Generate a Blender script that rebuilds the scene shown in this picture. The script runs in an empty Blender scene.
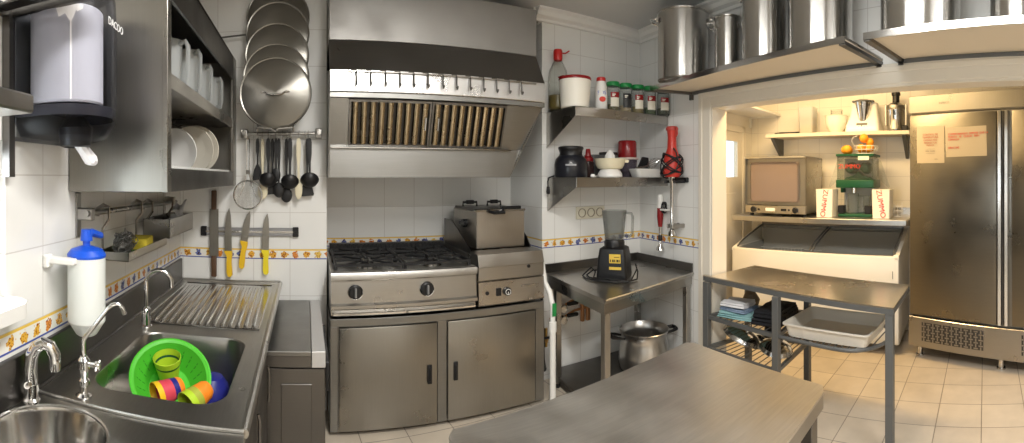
import bpy, bmesh, math, random
from math import sin, cos, pi, radians as R, atan2, hypot
from mathutils import Matrix, Vector
random.seed(7)
scene = bpy.context.scene
COL = scene.collection

# ------------------------------------------------------------------ camera
cam_data = bpy.data.cameras.new('panorama_camera')
cam = bpy.data.objects.new('panorama_camera', cam_data)
COL.objects.link(cam)
cam.location = (0, 0, 1.40)
cam.rotation_euler = (pi/2, 0, 0)
cam_data.type = 'PANO'                               # the photograph is a phone panorama: a cylindrical sweep
cam_data.panorama_type = 'CENTRAL_CYLINDRICAL'
cam_data.central_cylindrical_range_u_min = -306/455
cam_data.central_cylindrical_range_u_max = 718/455
cam_data.central_cylindrical_range_v_min = -266/455
cam_data.central_cylindrical_range_v_max = 177/455
cam_data.central_cylindrical_radius = 1.0
cam_data.clip_start = 0.02
scene.camera = cam

# ------------------------------------------------------------------ light
world = bpy.data.worlds.new('daylight')
scene.world = world
world.use_nodes = True
world.node_tree.nodes['Background'].inputs[0].default_value = (0.80, 0.90, 1.0, 1)
world.node_tree.nodes['Background'].inputs[1].default_value = 2.2
scene.view_settings.view_transform = 'Standard'
scene.view_settings.look = 'None'
scene.view_settings.gamma = 1.0
scene.view_settings.use_curve_mapping = False
scene.view_settings.exposure = 0.14
scene.cycles.transparent_max_bounces = 32

def area(name, loc, sx, sy, power, color, rot=(0, 0, 0)):
    l = bpy.data.lights.new(name, 'AREA')
    l.shape = 'RECTANGLE'; l.size = sx; l.size_y = sy; l.energy = power; l.color = color
    o = bpy.data.objects.new(name, l); COL.objects.link(o)
    o.location = loc; o.rotation_euler = rot
    return o
area('kitchen_tube_light', (0.55, 0.55, 2.50), 0.30, 1.3, 52, (1.0, 0.975, 0.93))
area('rear_fill_light', (0.9, -1.0, 2.50), 1.3, 0.30, 50, (1.0, 0.975, 0.93))  # unseen fill lamp behind the camera, strengthened to brighten the back walls
area('pantry_light', (2.85, 1.45, 2.44), 0.3, 1.2, 43, (1.0, 0.69, 0.33))
area('window_daylight', (-1.1, 0.58, 1.30), 0.8, 0.5, 19, (0.93, 0.97, 1.0), (0, R(-90), 0))

# ------------------------------------------------------------------ mesh helpers
class B:
    """Collects shapes into one mesh; the transform set with at() applies to what is added next."""
    def __init__(s, base=None):
        s.bm = bmesh.new(); s.base = base or Matrix(); s.M = s.base.copy(); s.mi = 0
    def at(s, loc=(0, 0, 0), rz=0, rx=0, ry=0, m=None):
        s.M = s.base @ Matrix.Translation(loc) @ Matrix.Rotation(rz, 4, 'Z') @ Matrix.Rotation(ry, 4, 'Y') @ Matrix.Rotation(rx, 4, 'X')
        if m is not None: s.M = s.M @ m
        return s
    def add(s, vs, fs):
        bv = [s.bm.verts.new(s.M @ Vector(v)) for v in vs]
        for f in fs:
            q = []
            for i in f:
                if bv[i] not in q: q.append(bv[i])
            if len(q) > 2:
                try:
                    s.bm.faces.new(q).material_index = s.mi
                except ValueError:
                    pass
        return s
    def box(s, x0, x1, y0, y1, z0, z1, b=0, seg=1):
        t = bmesh.new(); bmesh.ops.create_cube(t, size=1)
        for v in t.verts:
            v.co = Vector(((x0+x1)/2 + v.co.x*(x1-x0), (y0+y1)/2 + v.co.y*(y1-y0), (z0+z1)/2 + v.co.z*(z1-z0)))
        if b:
            b = min(b, abs(x1-x0)*.45, abs(y1-y0)*.45, abs(z1-z0)*.45)
            bmesh.ops.bevel(t, geom=t.edges[:], offset=b, segments=seg, affect='EDGES', profile=.5)
        t.verts.index_update()
        s.add([v.co.copy() for v in t.verts], [[v.index for v in f.verts] for f in t.faces])
        t.free(); return s
    def lathe(s, prof, n=32, a0=0, a1=2*pi):
        full = abs(a1-a0-2*pi) < 1e-6
        m = n if full else n+1
        vs, fs = [], []
        for r, z in prof:
            for k in range(m):
                a = a0+(a1-a0)*k/n
                vs.append((r*cos(a), r*sin(a), z))
        zero = [r < 1e-6 for r, z in prof]
        for i in range(len(prof)-1):
            if zero[i] and zero[i+1]: continue
            for k in range(n):
                k2 = (k+1) % m
                if zero[i]: fs.append((i*m, (i+1)*m+k2, (i+1)*m+k))
                elif zero[i+1]: fs.append((i*m+k, i*m+k2, (i+1)*m))
                else: fs.append((i*m+k, i*m+k2, (i+1)*m+k2, (i+1)*m+k))
        return s.add(vs, fs)
    def cyl(s, p, q, r, r2=None, n=20):
        return s.tube([p, q], [r, r if r2 is None else r2], n)
    def tube(s, pts, r, n=8, closed=False, sx=1, sy=1):
        P = [Vector(p) for p in pts]; N = len(P)
        rs = r if isinstance(r, (list, tuple)) else [r]*N
        T = []
        for i in range(N):
            a = P[(i-1) % N] if (closed or i > 0) else P[i]
            c = P[(i+1) % N] if (closed or i < N-1) else P[i]
            d = (c-a)
            T.append(d.normalized() if d.length > 1e-9 else Vector((0, 0, 1)))
        u = T[0].orthogonal().normalized()
        if abs(T[0].z) < .9:
            u = Vector((0, 0, 1)).cross(T[0]).normalized()
        vs = []
        for i in range(N):
            u = (u - T[i]*u.dot(T[i]))
            u = u.normalized() if u.length > 1e-6 else T[i].orthogonal().normalized()
            w = T[i].cross(u)
            for k in range(n):
                a = 2*pi*k/n + pi/n
                vs.append(P[i] + (u*cos(a)*sx + w*sin(a)*sy)*rs[i])
        fs = []
        for i in range(N if closed else N-1):
            j = (i+1) % N
            for k in range(n):
                fs.append((i*n+k, i*n+(k+1) % n, j*n+(k+1) % n, j*n+k))
        if not closed:
            fs.append(tuple(range(n-1, -1, -1))); fs.append(tuple(range((N-1)*n, N*n)))
        return s.add(vs, fs)
    def bar(s, p, q, w):
        """A square bar between two points."""
        return s.tube([p, q], w*.7071, 4)
    def prism(s, poly, a0, a1, axis='z'):
        f = {'x': lambda u, v, a: (a, u, v), 'y': lambda u, v, a: (u, a, v), 'z': lambda u, v, a: (u, v, a)}[axis]
        n = len(poly)
        vs = [f(u, v, a0) for u, v in poly] + [f(u, v, a1) for u, v in poly]
        fs = [tuple(range(n)), tuple(range(2*n-1, n-1, -1))] + [(i, (i+1) % n, n+(i+1) % n, n+i) for i in range(n)]
        return s.add(vs, fs)
    def sphere(s, c, r, n=16, sc=(1, 1, 1)):
        vs, fs, m = [], [], n//2
        for i in range(m+1):
            t = pi*i/m
            for k in range(n):
                a = 2*pi*k/n
                vs.append((c[0]+r*sc[0]*sin(t)*cos(a), c[1]+r*sc[1]*sin(t)*sin(a), c[2]+r*sc[2]*cos(t)))
        for i in range(m):
            for k in range(n):
                f = (i*n+k, i*n+(k+1) % n, (i+1)*n+(k+1) % n, (i+1)*n+k)
                if i == 0: f = (0, f[3], f[2])
                elif i == m-1: f = (f[0], f[1], m*n)
                fs.append(f)
        return s.add(vs, fs)
    def grid(s, f, nu, nv):
        vs = [f(i/nu, j/nv) for i in range(nu+1) for j in range(nv+1)]
        return s.add(vs, [(i*(nv+1)+j, (i+1)*(nv+1)+j, (i+1)*(nv+1)+j+1, i*(nv+1)+j+1) for i in range(nu) for j in range(nv)])
    def holed(s, outer, inner, z, z1):
        """A plate from z down to z1 with a hole (two loops of xy points)."""
        cx = sum(p[0] for p in inner)/len(inner); cy = sum(p[1] for p in inner)/len(inner)
        an = sorted({round(atan2(y-cy, x-cx), 6) for x, y in list(inner)+list(outer)})
        def cast(loop, a):
            dx, dy = cos(a), sin(a); best = None
            for i in range(len(loop)):
                (x0, y0), (x1, y1) = loop[i], loop[(i+1) % len(loop)]
                den = dx*(y1-y0)-dy*(x1-x0)
                if abs(den) < 1e-12: continue
                k = ((x0-cx)*(y1-y0)-(y0-cy)*(x1-x0))/den; q = ((x0-cx)*dy-(y0-cy)*dx)/den
                if k > 0 and -1e-5 <= q <= 1+1e-5 and (best is None or k > best): best = k
            return (cx+dx*best, cy+dy*best, z)
        A = [cast(outer, a) for a in an]; I = [cast(inner, a) for a in an]; n = len(an)
        s.add(A+I, [(i, (i+1) % n, n+(i+1) % n, n+i) for i in range(n)])
        for loop in (outer, inner):
            n = len(loop)
            s.add([(x, y, z) for x, y in loop] + [(x, y, z1) for x, y in loop], [(i, (i+1) % n, n+(i+1) % n, n+i) for i in range(n)])
        return s
    def loft(s, loops, cap=True):
        n = len(loops[0]); vs = [p for l in loops for p in l]; fs = []
        for i in range(len(loops)-1):
            fs += [(i*n+k, i*n+(k+1) % n, (i+1)*n+(k+1) % n, (i+1)*n+k) for k in range(n)]
        if cap: fs.append(tuple(range((len(loops)-1)*n, len(loops)*n)))
        return s.add(vs, fs)

def rrect(x0, x1, y0, y1, r, n=6):
    out = []
    for cx, cy, a in ((x1-r, y1-r, 0), (x0+r, y1-r, pi/2), (x0+r, y0+r, pi), (x1-r, y0+r, 3*pi/2)):
        out += [(cx+r*cos(a+pi/2*k/n), cy+r*sin(a+pi/2*k/n)) for k in range(n+1)]
    return out
def circle(cx, cy, r, n=40):
    return [(cx+r*cos(2*pi*k/n), cy+r*sin(2*pi*k/n)) for k in range(n)]
def arc(c, r, a0, a1, n, u=(1, 0, 0), v=(0, 0, 1)):
    u, v, c = Vector(u), Vector(v), Vector(c)
    return [c + (u*cos(a0+(a1-a0)*k/n) + v*sin(a0+(a1-a0)*k/n))*r for k in range(n+1)]

def obj(name, b, mats, parent=None, smooth=0.55, kind=None):
    bmesh.ops.recalc_face_normals(b.bm, faces=b.bm.faces[:])
    me = bpy.data.meshes.new(name); b.bm.to_mesh(me); b.bm.free()
    for m in (mats if isinstance(mats, (list, tuple)) else [mats]): me.materials.append(m)
    if smooth:
        me.polygons.foreach_set('use_smooth', [True]*len(me.polygons))
        me.set_sharp_from_angle(angle=smooth)
    o = bpy.data.objects.new(name, me); COL.objects.link(o)
    if parent is not None: o.parent = parent
    if kind: o['kind'] = kind
    return o
def thing(name, label, cat, loc=(0, 0, 0), az=None, rz=0, group=None):
    """An Empty at the thing's base. az: compass direction (clockwise from +Y) in which one looks at its front."""
    o = bpy.data.objects.new(name, None); COL.objects.link(o)
    o.empty_display_size = .05
    o.location = loc; o.rotation_euler = (0, 0, rz if az is None else -az)
    return tag(o, label, cat, group)
def tag(o, label, cat, group=None):
    o['label'] = label; o['category'] = cat
    if group: o['group'] = group
    return o
def W(root):
    """A builder that takes room coordinates for a part of this thing."""
    return B((Matrix.Translation(root.location) @ root.rotation_euler.to_matrix().to_4x4()).inverted())
def dup(root, loc, label, rz=None, scale=None, group=None):
    r = root.copy(); COL.objects.link(r); r.location = loc; r['label'] = label
    if rz is not None: r.rotation_euler = (0, 0, rz)
    if scale is not None: r.scale = scale if isinstance(scale, tuple) else (scale,)*3
    if group: r['group'] = group
    for ch in list(root.children):
        c = ch.copy(); COL.objects.link(c); c.parent = r
        for g in list(ch.children):
            d = g.copy(); COL.objects.link(d); d.parent = c
    return r
def text(name, body, size, mat, parent, loc, rot=(R(90), 0, 0), align='CENTER', ex=.0006):
    c = bpy.data.curves.new(name, 'FONT'); c.body = body; c.size = size; c.align_x = align; c.align_y = 'CENTER'; c.extrude = ex
    t = bpy.data.objects.new(name, c); COL.objects.link(t)
    dg = bpy.context.evaluated_depsgraph_get()
    me = bpy.data.meshes.new_from_object(t.evaluated_get(dg))
    bpy.data.objects.remove(t); bpy.data.curves.remove(c)
    me.materials.clear(); me.materials.append(mat)
    o = bpy.data.objects.new(name, me); COL.objects.link(o)
    o.parent = parent; o.location = loc; o.rotation_euler = rot
    return o

# ------------------------------------------------------------------ materials
def mat(name, col, rough=.5, metal=0, noise=0, nscale=8, trans=0, ior=1.45, bump=0, spec=None, alpha=1):
    m = bpy.data.materials.new(name); m.use_nodes = True
    nt = m.node_tree; p = nt.nodes['Principled BSDF']
    p.inputs['Base Color'].default_value = (*col, 1); p.inputs['Roughness'].default_value = rough
    p.inputs['Metallic'].default_value = metal; p.inputs['IOR'].default_value = ior
    p.inputs['Transmission Weight'].default_value = trans
    p.inputs['Alpha'].default_value = alpha
    if spec is not None: p.inputs['Specular IOR Level'].default_value = spec
    tc = nt.nodes.new('ShaderNodeTexCoord')
    no = nt.nodes.new('ShaderNodeTexNoise'); no.inputs['Scale'].default_value = nscale; no.inputs['Detail'].default_value = 4
    nt.links.new(tc.outputs['Object'], no.inputs['Vector'])
    mx = nt.nodes.new('ShaderNodeMix'); mx.data_type = 'RGBA'
    k = 1 - max(noise, .03)
    mx.inputs[6].default_value = (col[0]*k, col[1]*k, col[2]*k, 1); mx.inputs[7].default_value = (*col, 1)
    nt.links.new(no.outputs['Fac'], mx.inputs[0]); nt.links.new(mx.outputs[2], p.inputs['Base Color'])
    if bump:
        bu = nt.nodes.new('ShaderNodeBump'); bu.inputs['Strength'].default_value = bump; bu.inputs['Distance'].default_value = .01
        nt.links.new(no.outputs['Fac'], bu.inputs['Height']); nt.links.new(bu.outputs[0], p.inputs['Normal'])
    return m
def steel(name, col=(.62, .60, .57), rough=.3, stretch=(1, 1, 40), var=.12, bump=.02, smear=.12):
    """Brushed stainless steel: fine grain stretched along one axis plus broad smears in the gloss."""
    m = bpy.data.materials.new(name); m.use_nodes = True
    nt = m.node_tree; p = nt.nodes['Principled BSDF']; L = nt.links.new
    p.inputs['Metallic'].default_value = 1
    tc = nt.nodes.new('ShaderNodeTexCoord')
    mp = nt.nodes.new('ShaderNodeMapping'); mp.inputs['Scale'].default_value = stretch
    no = nt.nodes.new('ShaderNodeTexNoise'); no.inputs['Scale'].default_value = 5; no.inputs['Detail'].default_value = 6
    L(tc.outputs['Object'], mp.inputs['Vector']); L(mp.outputs[0], no.inputs['Vector'])
    n2 = nt.nodes.new('ShaderNodeTexNoise'); n2.inputs['Scale'].default_value = 4.5; n2.inputs['Detail'].default_value = 5
    L(tc.outputs['Object'], n2.inputs['Vector'])
    mr = nt.nodes.new('ShaderNodeMapRange'); mr.inputs[3].default_value = rough-smear*.6; mr.inputs[4].default_value = rough+smear
    mr.inputs[1].default_value = .3; mr.inputs[2].default_value = .7
    L(n2.outputs['Fac'], mr.inputs[0]); L(mr.outputs[0], p.inputs['Roughness'])
    mx = nt.nodes.new('ShaderNodeMix'); mx.data_type = 'RGBA'
    mx.inputs[6].default_value = (*[c*(1-var) for c in col], 1); mx.inputs[7].default_value = (*col, 1)
    L(no.outputs['Fac'], mx.inputs[0]); L(mx.outputs[2], p.inputs['Base Color'])
    bu = nt.nodes.new('ShaderNodeBump'); bu.inputs['Strength'].default_value = bump; bu.inputs['Distance'].default_value = .002
    L(no.outputs['Fac'], bu.inputs['Height']); L(bu.outputs[0], p.inputs['Normal'])
    return m

def spun(name, col, rough, aniso, axis='Z'):
    """Steel spun on a lathe: the grain runs round the pot, so highlights stretch up its side."""
    m = mat(name, col, rough, 1)
    nt = m.node_tree; p = nt.nodes['Principled BSDF']
    tg = nt.nodes.new('ShaderNodeTangent'); tg.direction_type = 'RADIAL'; tg.axis = axis
    p.inputs['Anisotropic Rotation'].default_value = .25
    p.inputs['Anisotropic'].default_value = aniso
    nt.links.new(tg.outputs[0], p.inputs['Tangent'])
    return m

def thin(name, tint, rough=.05, gloss=.25, body=0, bodycol=(.8, .8, .8)):
    """Thin clear plastic or glass: light goes straight through, tinted, with a glossy face; body = share of milky scatter."""
    m = bpy.data.materials.new(name); m.use_nodes = True
    nt = m.node_tree; L = nt.links.new; N = nt.nodes.new
    nt.nodes.remove(nt.nodes['Principled BSDF'])
    tr = N('ShaderNodeBsdfTransparent'); tr.inputs[0].default_value = (*tint, 1)
    gl = N('ShaderNodeBsdfGlossy'); gl.inputs['Roughness'].default_value = rough
    lw = N('ShaderNodeLayerWeight'); lw.inputs[0].default_value = gloss
    mu = N('ShaderNodeMath'); mu.operation = 'MULTIPLY'; mu.inputs[1].default_value = .5; L(lw.outputs['Fresnel'], mu.inputs[0])
    mx = N('ShaderNodeMixShader'); L(mu.outputs[0], mx.inputs[0])
    last = tr.outputs[0]
    if body:
        df = N('ShaderNodeBsdfDiffuse'); df.inputs[0].default_value = (*bodycol, 1)
        tl = N('ShaderNodeBsdfTranslucent'); tl.inputs[0].default_value = (*bodycol, 1)
        m1 = N('ShaderNodeMixShader'); m1.inputs[0].default_value = .5; L(df.outputs[0], m1.inputs[1]); L(tl.outputs[0], m1.inputs[2])
        m2 = N('ShaderNodeMixShader'); m2.inputs[0].default_value = body; L(last, m2.inputs[1]); L(m1.outputs[0], m2.inputs[2]); last = m2.outputs[0]
    L(last, mx.inputs[1]); L(gl.outputs[0], mx.inputs[2]); L(mx.outputs[0], nt.nodes['Material Output'].inputs[0])
    return m

def tile(name, tv, u0, z0=.968, ts=.2188, col=(.80, .80, .78), border=True, rough=.22):
    """Glazed wall tiles with thin joints and a border row of painted motifs."""
    m = bpy.data.materials.new(name); m.use_nodes = True
    nt = m.node_tree; p = nt.nodes['Principled BSDF']; L = nt.links.new; N = nt.nodes.new
    def M(op, a, b=None, c=None):
        n = N('ShaderNodeMath'); n.operation = op
        for i, v in enumerate((a, b, c)):
            if v is None: continue
            if isinstance(v, (int, float)): n.inputs[i].default_value = v
            else: L(v, n.inputs[i])
        return n.outputs[0]
    def mix(f, a, b):
        n = N('ShaderNodeMix'); n.data_type = 'RGBA'
        L(f, n.inputs[0])
        for i, v in ((6, a), (7, b)):
            if isinstance(v, tuple): n.inputs[i].default_value = (*v, 1)
            else: L(v, n.inputs[i])
        return n.outputs[2]
    ge = N('ShaderNodeNewGeometry'); sx = N('ShaderNodeSeparateXYZ'); L(ge.outputs['Position'], sx.inputs[0])
    u = M('SUBTRACT', M('ADD', M('MULTIPLY', sx.outputs[0], tv[0]), M('MULTIPLY', sx.outputs[1], tv[1])), u0)
    z = sx.outputs[2]
    hb = .06
    above = M('GREATER_THAN', z, z0)
    zz = M('ADD', M('SUBTRACT', z, z0), M('MULTIPLY', M('SUBTRACT', 1, above), hb if border else 0))
    fu = M('FRACT', M('ADD', M('DIVIDE', u, ts), 100)); fv = M('FRACT', M('ADD', M('DIVIDE', zz, ts), 100))
    w = .0085
    edge = lambda f: M('MAXIMUM', M('LESS_THAN', f, w), M('GREATER_THAN', f, 1-w))
    line = M('MAXIMUM', edge(fu), edge(fv))
    no = N('ShaderNodeTexNoise'); no.inputs['Scale'].default_value = 3; L(ge.outputs['Position'], no.inputs['Vector'])
    base = mix(no.outputs['Fac'], tuple(c*.95 for c in col), col)
    c = mix(M('MULTIPLY', line, .6), base, (.46, .43, .40))
    if border:
        inb = M('MULTIPLY', M('GREATER_THAN', z, z0-hb), M('LESS_THAN', z, z0))
        cs = .066
        ci = M('FLOOR', M('DIVIDE', u, cs)); cu = M('MULTIPLY', M('SUBTRACT', M('FRACT', M('ADD', M('DIVIDE', u, cs), 100)), .5), cs)
        cv = M('SUBTRACT', z, z0-hb*.54)
        nz = N('ShaderNodeTexNoise'); nz.inputs['Scale'].default_value = 70; L(ge.outputs['Position'], nz.inputs['Vector'])
        d = M('ADD', M('SQRT', M('ADD', M('MULTIPLY', cu, cu), M('MULTIPLY', cv, cv))), M('MULTIPLY', M('SUBTRACT', nz.outputs['Fac'], .5), .045))
        mo = M('LESS_THAN', d, .0185)
        wn = N('ShaderNodeTexWhiteNoise'); wn.noise_dimensions = '1D'; L(ci, wn.inputs['W'])
        def ramp(stops):
            r = N('ShaderNodeValToRGB'); r.color_ramp.interpolation = 'CONSTANT'
            for i, (pos, cc) in enumerate(stops):
                e = r.color_ramp.elements[i] if i < 2 else r.color_ramp.elements.new(pos)
                e.position = pos; e.color = (*cc, 1)
            return r
        r1 = ramp([(0, (.75, .42, .06)), (.35, (.12, .16, .42)), (.55, (.70, .26, .05)), (.8, (.80, .55, .12))])
        L(wn.outputs['Value'], r1.inputs[0])
        n3 = N('ShaderNodeTexNoise'); n3.inputs['Scale'].default_value = 130; L(ge.outputs['Position'], n3.inputs['Vector'])
        r2 = ramp([(0, (.35, .12, .05)), (.44, (1, 1, 1)), (.6, (.9, .7, .25)), (.68, (.2, .3, .15))])
        L(n3.outputs['Fac'], r2.inputs[0])
        mu = N('ShaderNodeMix'); mu.data_type = 'RGBA'; mu.blend_type = 'MULTIPLY'; mu.inputs[0].default_value = 1
        L(r1.outputs[0], mu.inputs[6]); L(r2.outputs[0], mu.inputs[7])
        bc = mix(mo, (.80, .78, .72), mu.outputs[2])
        bc = mix(M('GREATER_THAN', z, z0-.009), bc, (.78, .52, .10))
        bc = mix(M('LESS_THAN', z, z0-hb+.006), bc, (.06, .09, .36))
        c = mix(inb, c, bc)
    L(c, p.inputs['Base Color']); p.inputs['Roughness'].default_value = rough
    bu = N('ShaderNodeBump'); bu.inputs['Strength'].default_value = .25; bu.inputs['Distance'].default_value = .002; bu.invert = True
    L(line, bu.inputs['Height']); L(bu.outputs[0], p.inputs['Normal'])
    return m

def floor_mat(name, az, s, o1, o2):
    m = bpy.data.materials.new(name); m.use_nodes = True
    nt = m.node_tree; p = nt.nodes['Principled BSDF']; L = nt.links.new; N = nt.nodes.new
    ge = N('ShaderNodeNewGeometry')
    mp = N('ShaderNodeMapping'); mp.vector_type = 'TEXTURE'; mp.inputs['Rotation'].default_value = (0, 0, pi/2-az)
    L(ge.outputs['Position'], mp.inputs['Vector'])
    mp2 = N('ShaderNodeMapping'); mp2.inputs['Location'].default_value = (-o1/s, -o2/s, 0); mp2.inputs['Scale'].default_value = (1/s, 1/s, 1)
    L(mp.outputs[0], mp2.inputs['Vector'])
    br = N('ShaderNodeTexBrick'); br.offset = 0; br.inputs['Scale'].default_value = 1
    br.inputs['Brick Width'].default_value = 1; br.inputs['Row Height'].default_value = 1; br.inputs['Mortar Size'].default_value = .011
    br.inputs['Color1'].default_value = (.62, .53, .42, 1); br.inputs['Color2'].default_value = (.68, .59, .47, 1); br.inputs['Mortar'].default_value = (.27, .22, .17, 1)
    L(mp2.outputs[0], br.inputs['Vector'])
    no = N('ShaderNodeTexNoise'); no.inputs['Scale'].default_value = 6; no.inputs['Detail'].default_value = 5; L(ge.outputs['Position'], no.inputs['Vector'])
    mx = N('ShaderNodeMix'); mx.data_type = 'RGBA'; mx.blend_type = 'MULTIPLY'; mx.inputs[0].default_value = .35
    L(br.outputs['Color'], mx.inputs[6]); L(no.outputs['Fac'], mx.inputs[7])
    cc = N('ShaderNodeBrightContrast'); cc.inputs['Bright'].default_value = .03; L(mx.outputs[2], cc.inputs['Color'])
    L(cc.outputs[0], p.inputs['Base Color']); p.inputs['Roughness'].default_value = .38
    bu = N('ShaderNodeBump'); bu.inputs['Strength'].default_value = .3; bu.inputs['Distance'].default_value = .002; bu.invert = True
    L(br.outputs['Fac'], bu.inputs['Height']); L(bu.outputs[0], p.inputs['Normal'])
    return m

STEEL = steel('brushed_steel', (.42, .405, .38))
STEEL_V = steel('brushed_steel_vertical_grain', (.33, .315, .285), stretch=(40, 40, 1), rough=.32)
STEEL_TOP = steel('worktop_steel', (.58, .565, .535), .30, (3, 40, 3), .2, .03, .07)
STEEL_DK = steel('dark_and_shaded_steel', (.17, .163, .155), .34)  # dark steel parts; also paints shade in the wall cabinet and low cabinet
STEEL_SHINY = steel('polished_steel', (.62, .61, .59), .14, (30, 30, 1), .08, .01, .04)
STEEL_HOOD = steel('hood_steel', (.275, .272, .26), .36, (1, 40, 40))
POTSTEEL = spun('spun_steel', (.54, .53, .51), .23, .9)
CHROME = mat('chrome', (.80, .80, .80), .08, 1)
GREYMET = mat('grey_painted_metal', (.13, .135, .135), .45, .3)
BLACK = mat('black_plastic', (.008, .008, .009), .42)
BLACKR = mat('black_rubber', (.010, .010, .011), .6)
IRON = mat('cast_iron', (.02, .02, .021), .5, .4, bump=.1, nscale=60)
WHITE = mat('white_plastic', (.80, .79, .76), .35)
CREAMP = mat('cream_plastic', (.74, .68, .50), .4)
PAINT = mat('white_paint', (.82, .81, .78), .5)
CREAMPAINT = mat('cream_frame_paint', (.74, .69, .60), .45)
CEIL = mat('ceiling_paint', (.62, .62, .61), .8)
LAMIN_WARM = mat('laminate_and_warm_light', (.70, .62, .50), .5)  # pantry shelf laminate; also warm light painted below the pot shelves
GLASS = thin('clear_glass', (.95, .97, .97), .02, .12)
CLEAR = thin('clear_plastic', (.93, .945, .94), .12, .18, .06)
FROST = thin('frosted_plastic', (.88, .90, .90), .3, .12, .5, (.90, .92, .92))
SMOKE = thin('smoky_clear_plastic', (.68, .69, .74), .22, .2)
RED = mat('red_plastic', (.50, .022, .018), .3)
DKRED = mat('dark_red_plastic', (.24, .012, .014), .25)
REDINK = mat('red_ink', (.62, .05, .03), .6)
BLUE = mat('blue_plastic', (.010, .085, .60), .35)
DKBLUE = mat('dark_blue_plastic', (.018, .022, .20), .35)
GREEN = mat('green_plastic', (.085, .52, .035), .4)
LIME = mat('lime_plastic', (.42, .60, .03), .4)
DKGREEN = mat('dark_green_enamel', (.008, .075, .032), .35)
LIDGREEN = mat('green_lid_plastic', (.012, .23, .055), .4)
YELLOW = mat('yellow_plastic', (.80, .50, .015), .4)
ORANGE = mat('orange_plastic', (.85, .24, .02), .4)
PINK = mat('pink_red_plastic', (.62, .06, .09), .4)
ORANGEPEEL = mat('orange_peel', (.85, .33, .02), .5, bump=.15, nscale=90)
WOOD = mat('brown_wood', (.13, .065, .032), .55, noise=.5, nscale=30)
PAPER = mat('paper', (.84, .83, .85), .8, noise=.06, nscale=40)
CARDPAPER = mat('cream_paper', (.47, .40, .29), .8)
PORCELAIN = mat('white_porcelain', (.84, .83, .80), .15)
CREAMPORC = mat('cream_porcelain', (.70, .66, .57), .18)
SPONGE = mat('yellow_sponge', (.80, .66, .06), .9, noise=.3, nscale=120, bump=.4)
OIL = mat('oil', (.34, .24, .02), .1, trans=.5, ior=1.3)
LIQUID = mat('pale_soap', (.55, .70, .66), .2, trans=.4, ior=1.3)
HERBS = mat('dried_herbs', (.16, .13, .05), .9, noise=.6, nscale=150)
LABELW = mat('label_paper', (.75, .72, .62), .6)
BRASS = mat('brass', (.55, .36, .12), .3, 1)
COPPER = mat('copper_pipe', (.55, .28, .14), .35, 1)
CLOTHB = mat('black_fabric', (.011, .011, .014), .9, bump=.5, nscale=60)
TEAL = mat('pale_teal_fabric', (.26, .46, .47), .9, bump=.3, nscale=60)
WHITEF = mat('white_fabric', (.72, .72, .74), .9, bump=.3, nscale=60)
BLUEF = mat('slate_blue_fabric', (.22, .29, .40), .9, bump=.3, nscale=60)
BROWNF = mat('brown_fabric', (.25, .19, .12), .9, noise=.4, bump=.5, nscale=40)
OVENGLASS = thin('oven_door_glass', (.88, .80, .75), .08, .3, .34, (.84, .70, .64))  # pinkish milky body paints a bright reflection into the glass
DARKIN = mat('dark_interior', (.035, .034, .033), .5)
FREEZIN = mat('grey_freezer_liner', (.50, .49, .46), .4)
YLABEL = mat('yellow_label', (.72, .50, .08), .5)
PAN_GLASS = thin('lid_glass', (.8, .82, .82), .05, .3)
SCOURER = mat('steel_wool', (.30, .30, .29), .35, 1, noise=.6, nscale=160, bump=1)
# ------------------------------------------------------------------ the setting
AZR, AZP, AZF = 1.68, R(83.5), 1.842       # compass directions of the right wall, the pantry furniture and the fridge
CORNER = (2.455, 2.72, 0)
PCORNER = (3.867, 2.593, 0)
TX = tile('tiles_back', (1, 0), -.0956)
TL = tile('tiles_left', (0, 1), 1.18)
TR = tile('tiles_right', (-sin(AZR-pi/2), -cos(AZR-pi/2)), .07)
TP = tile('tiles_pantry', (-cos(AZP), sin(AZP)), .1, col=(.78, .74, .66), border=False)
FLOOR = floor_mat('floor_tiles', R(85.5), .258, 2.80, 0.02)

b = B(); b.box(-.95, 4.8, -2.1, 3.4, -.06, 0); obj('floor', b, FLOOR, kind='structure', smooth=0)
b = B(); b.box(-.95, 4.8, -2.1, 3.4, 2.55, 2.62); obj('ceiling', b, CEIL, kind='structure', smooth=0)
b = B()
b.box(-.89, -.77, -2, .20, 0, 2.55); b.box(-.89, -.77, .99, 2.72, 0, 2.55)
b.box(-.89, -.77, .20, .99, 0, 1.03); b.box(-.89, -.77, .20, .99, 1.50, 2.55)
obj('wall_left', b, TL, kind='structure', smooth=0)
b = B(); b.box(-.89, .125, 2.72, 3.32, 0, 2.55); b.box(.125, 1.553, 3.22, 3.32, 0, 2.55); b.box(1.553, 2.7, 2.72, 3.32, 0, 2.55)
obj('wall_back', b, TX, kind='structure', smooth=0)
b = B().at(CORNER, -AZR)
b.box(0, .818, 0, .12, 0, 2.55); b.box(.818, 4.1, 0, .12, 1.87, 2.55); b.box(4.1, 4.75, 0, .12, 0, 2.55)
obj('wall_right', b, TR, kind='structure', smooth=0)
b = B(); b.box(-.89, 4.7, -2.02, -1.9, 0, 2.55); obj('wall_rear', b, tile('tiles_rear', (1, 0), 0, col=(.62, .60, .56)), kind='structure', smooth=0)
b = B().at(PCORNER, -AZP)
b.box(-.10, 0, -1.42, -1.16, 0, 2.55); b.box(-.10, 0, -.20, .1, 0, 2.55); b.box(-.10, 0, -1.16, -.20, 1.84, 2.55)
obj('wall_pantry_left', b, TP, kind='structure', smooth=0)
b = B().at(PCORNER, -AZP); b.box(0, 4.7, 0, .1, 0, 2.55); obj('wall_pantry_back', b, TP, kind='structure', smooth=0)

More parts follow.
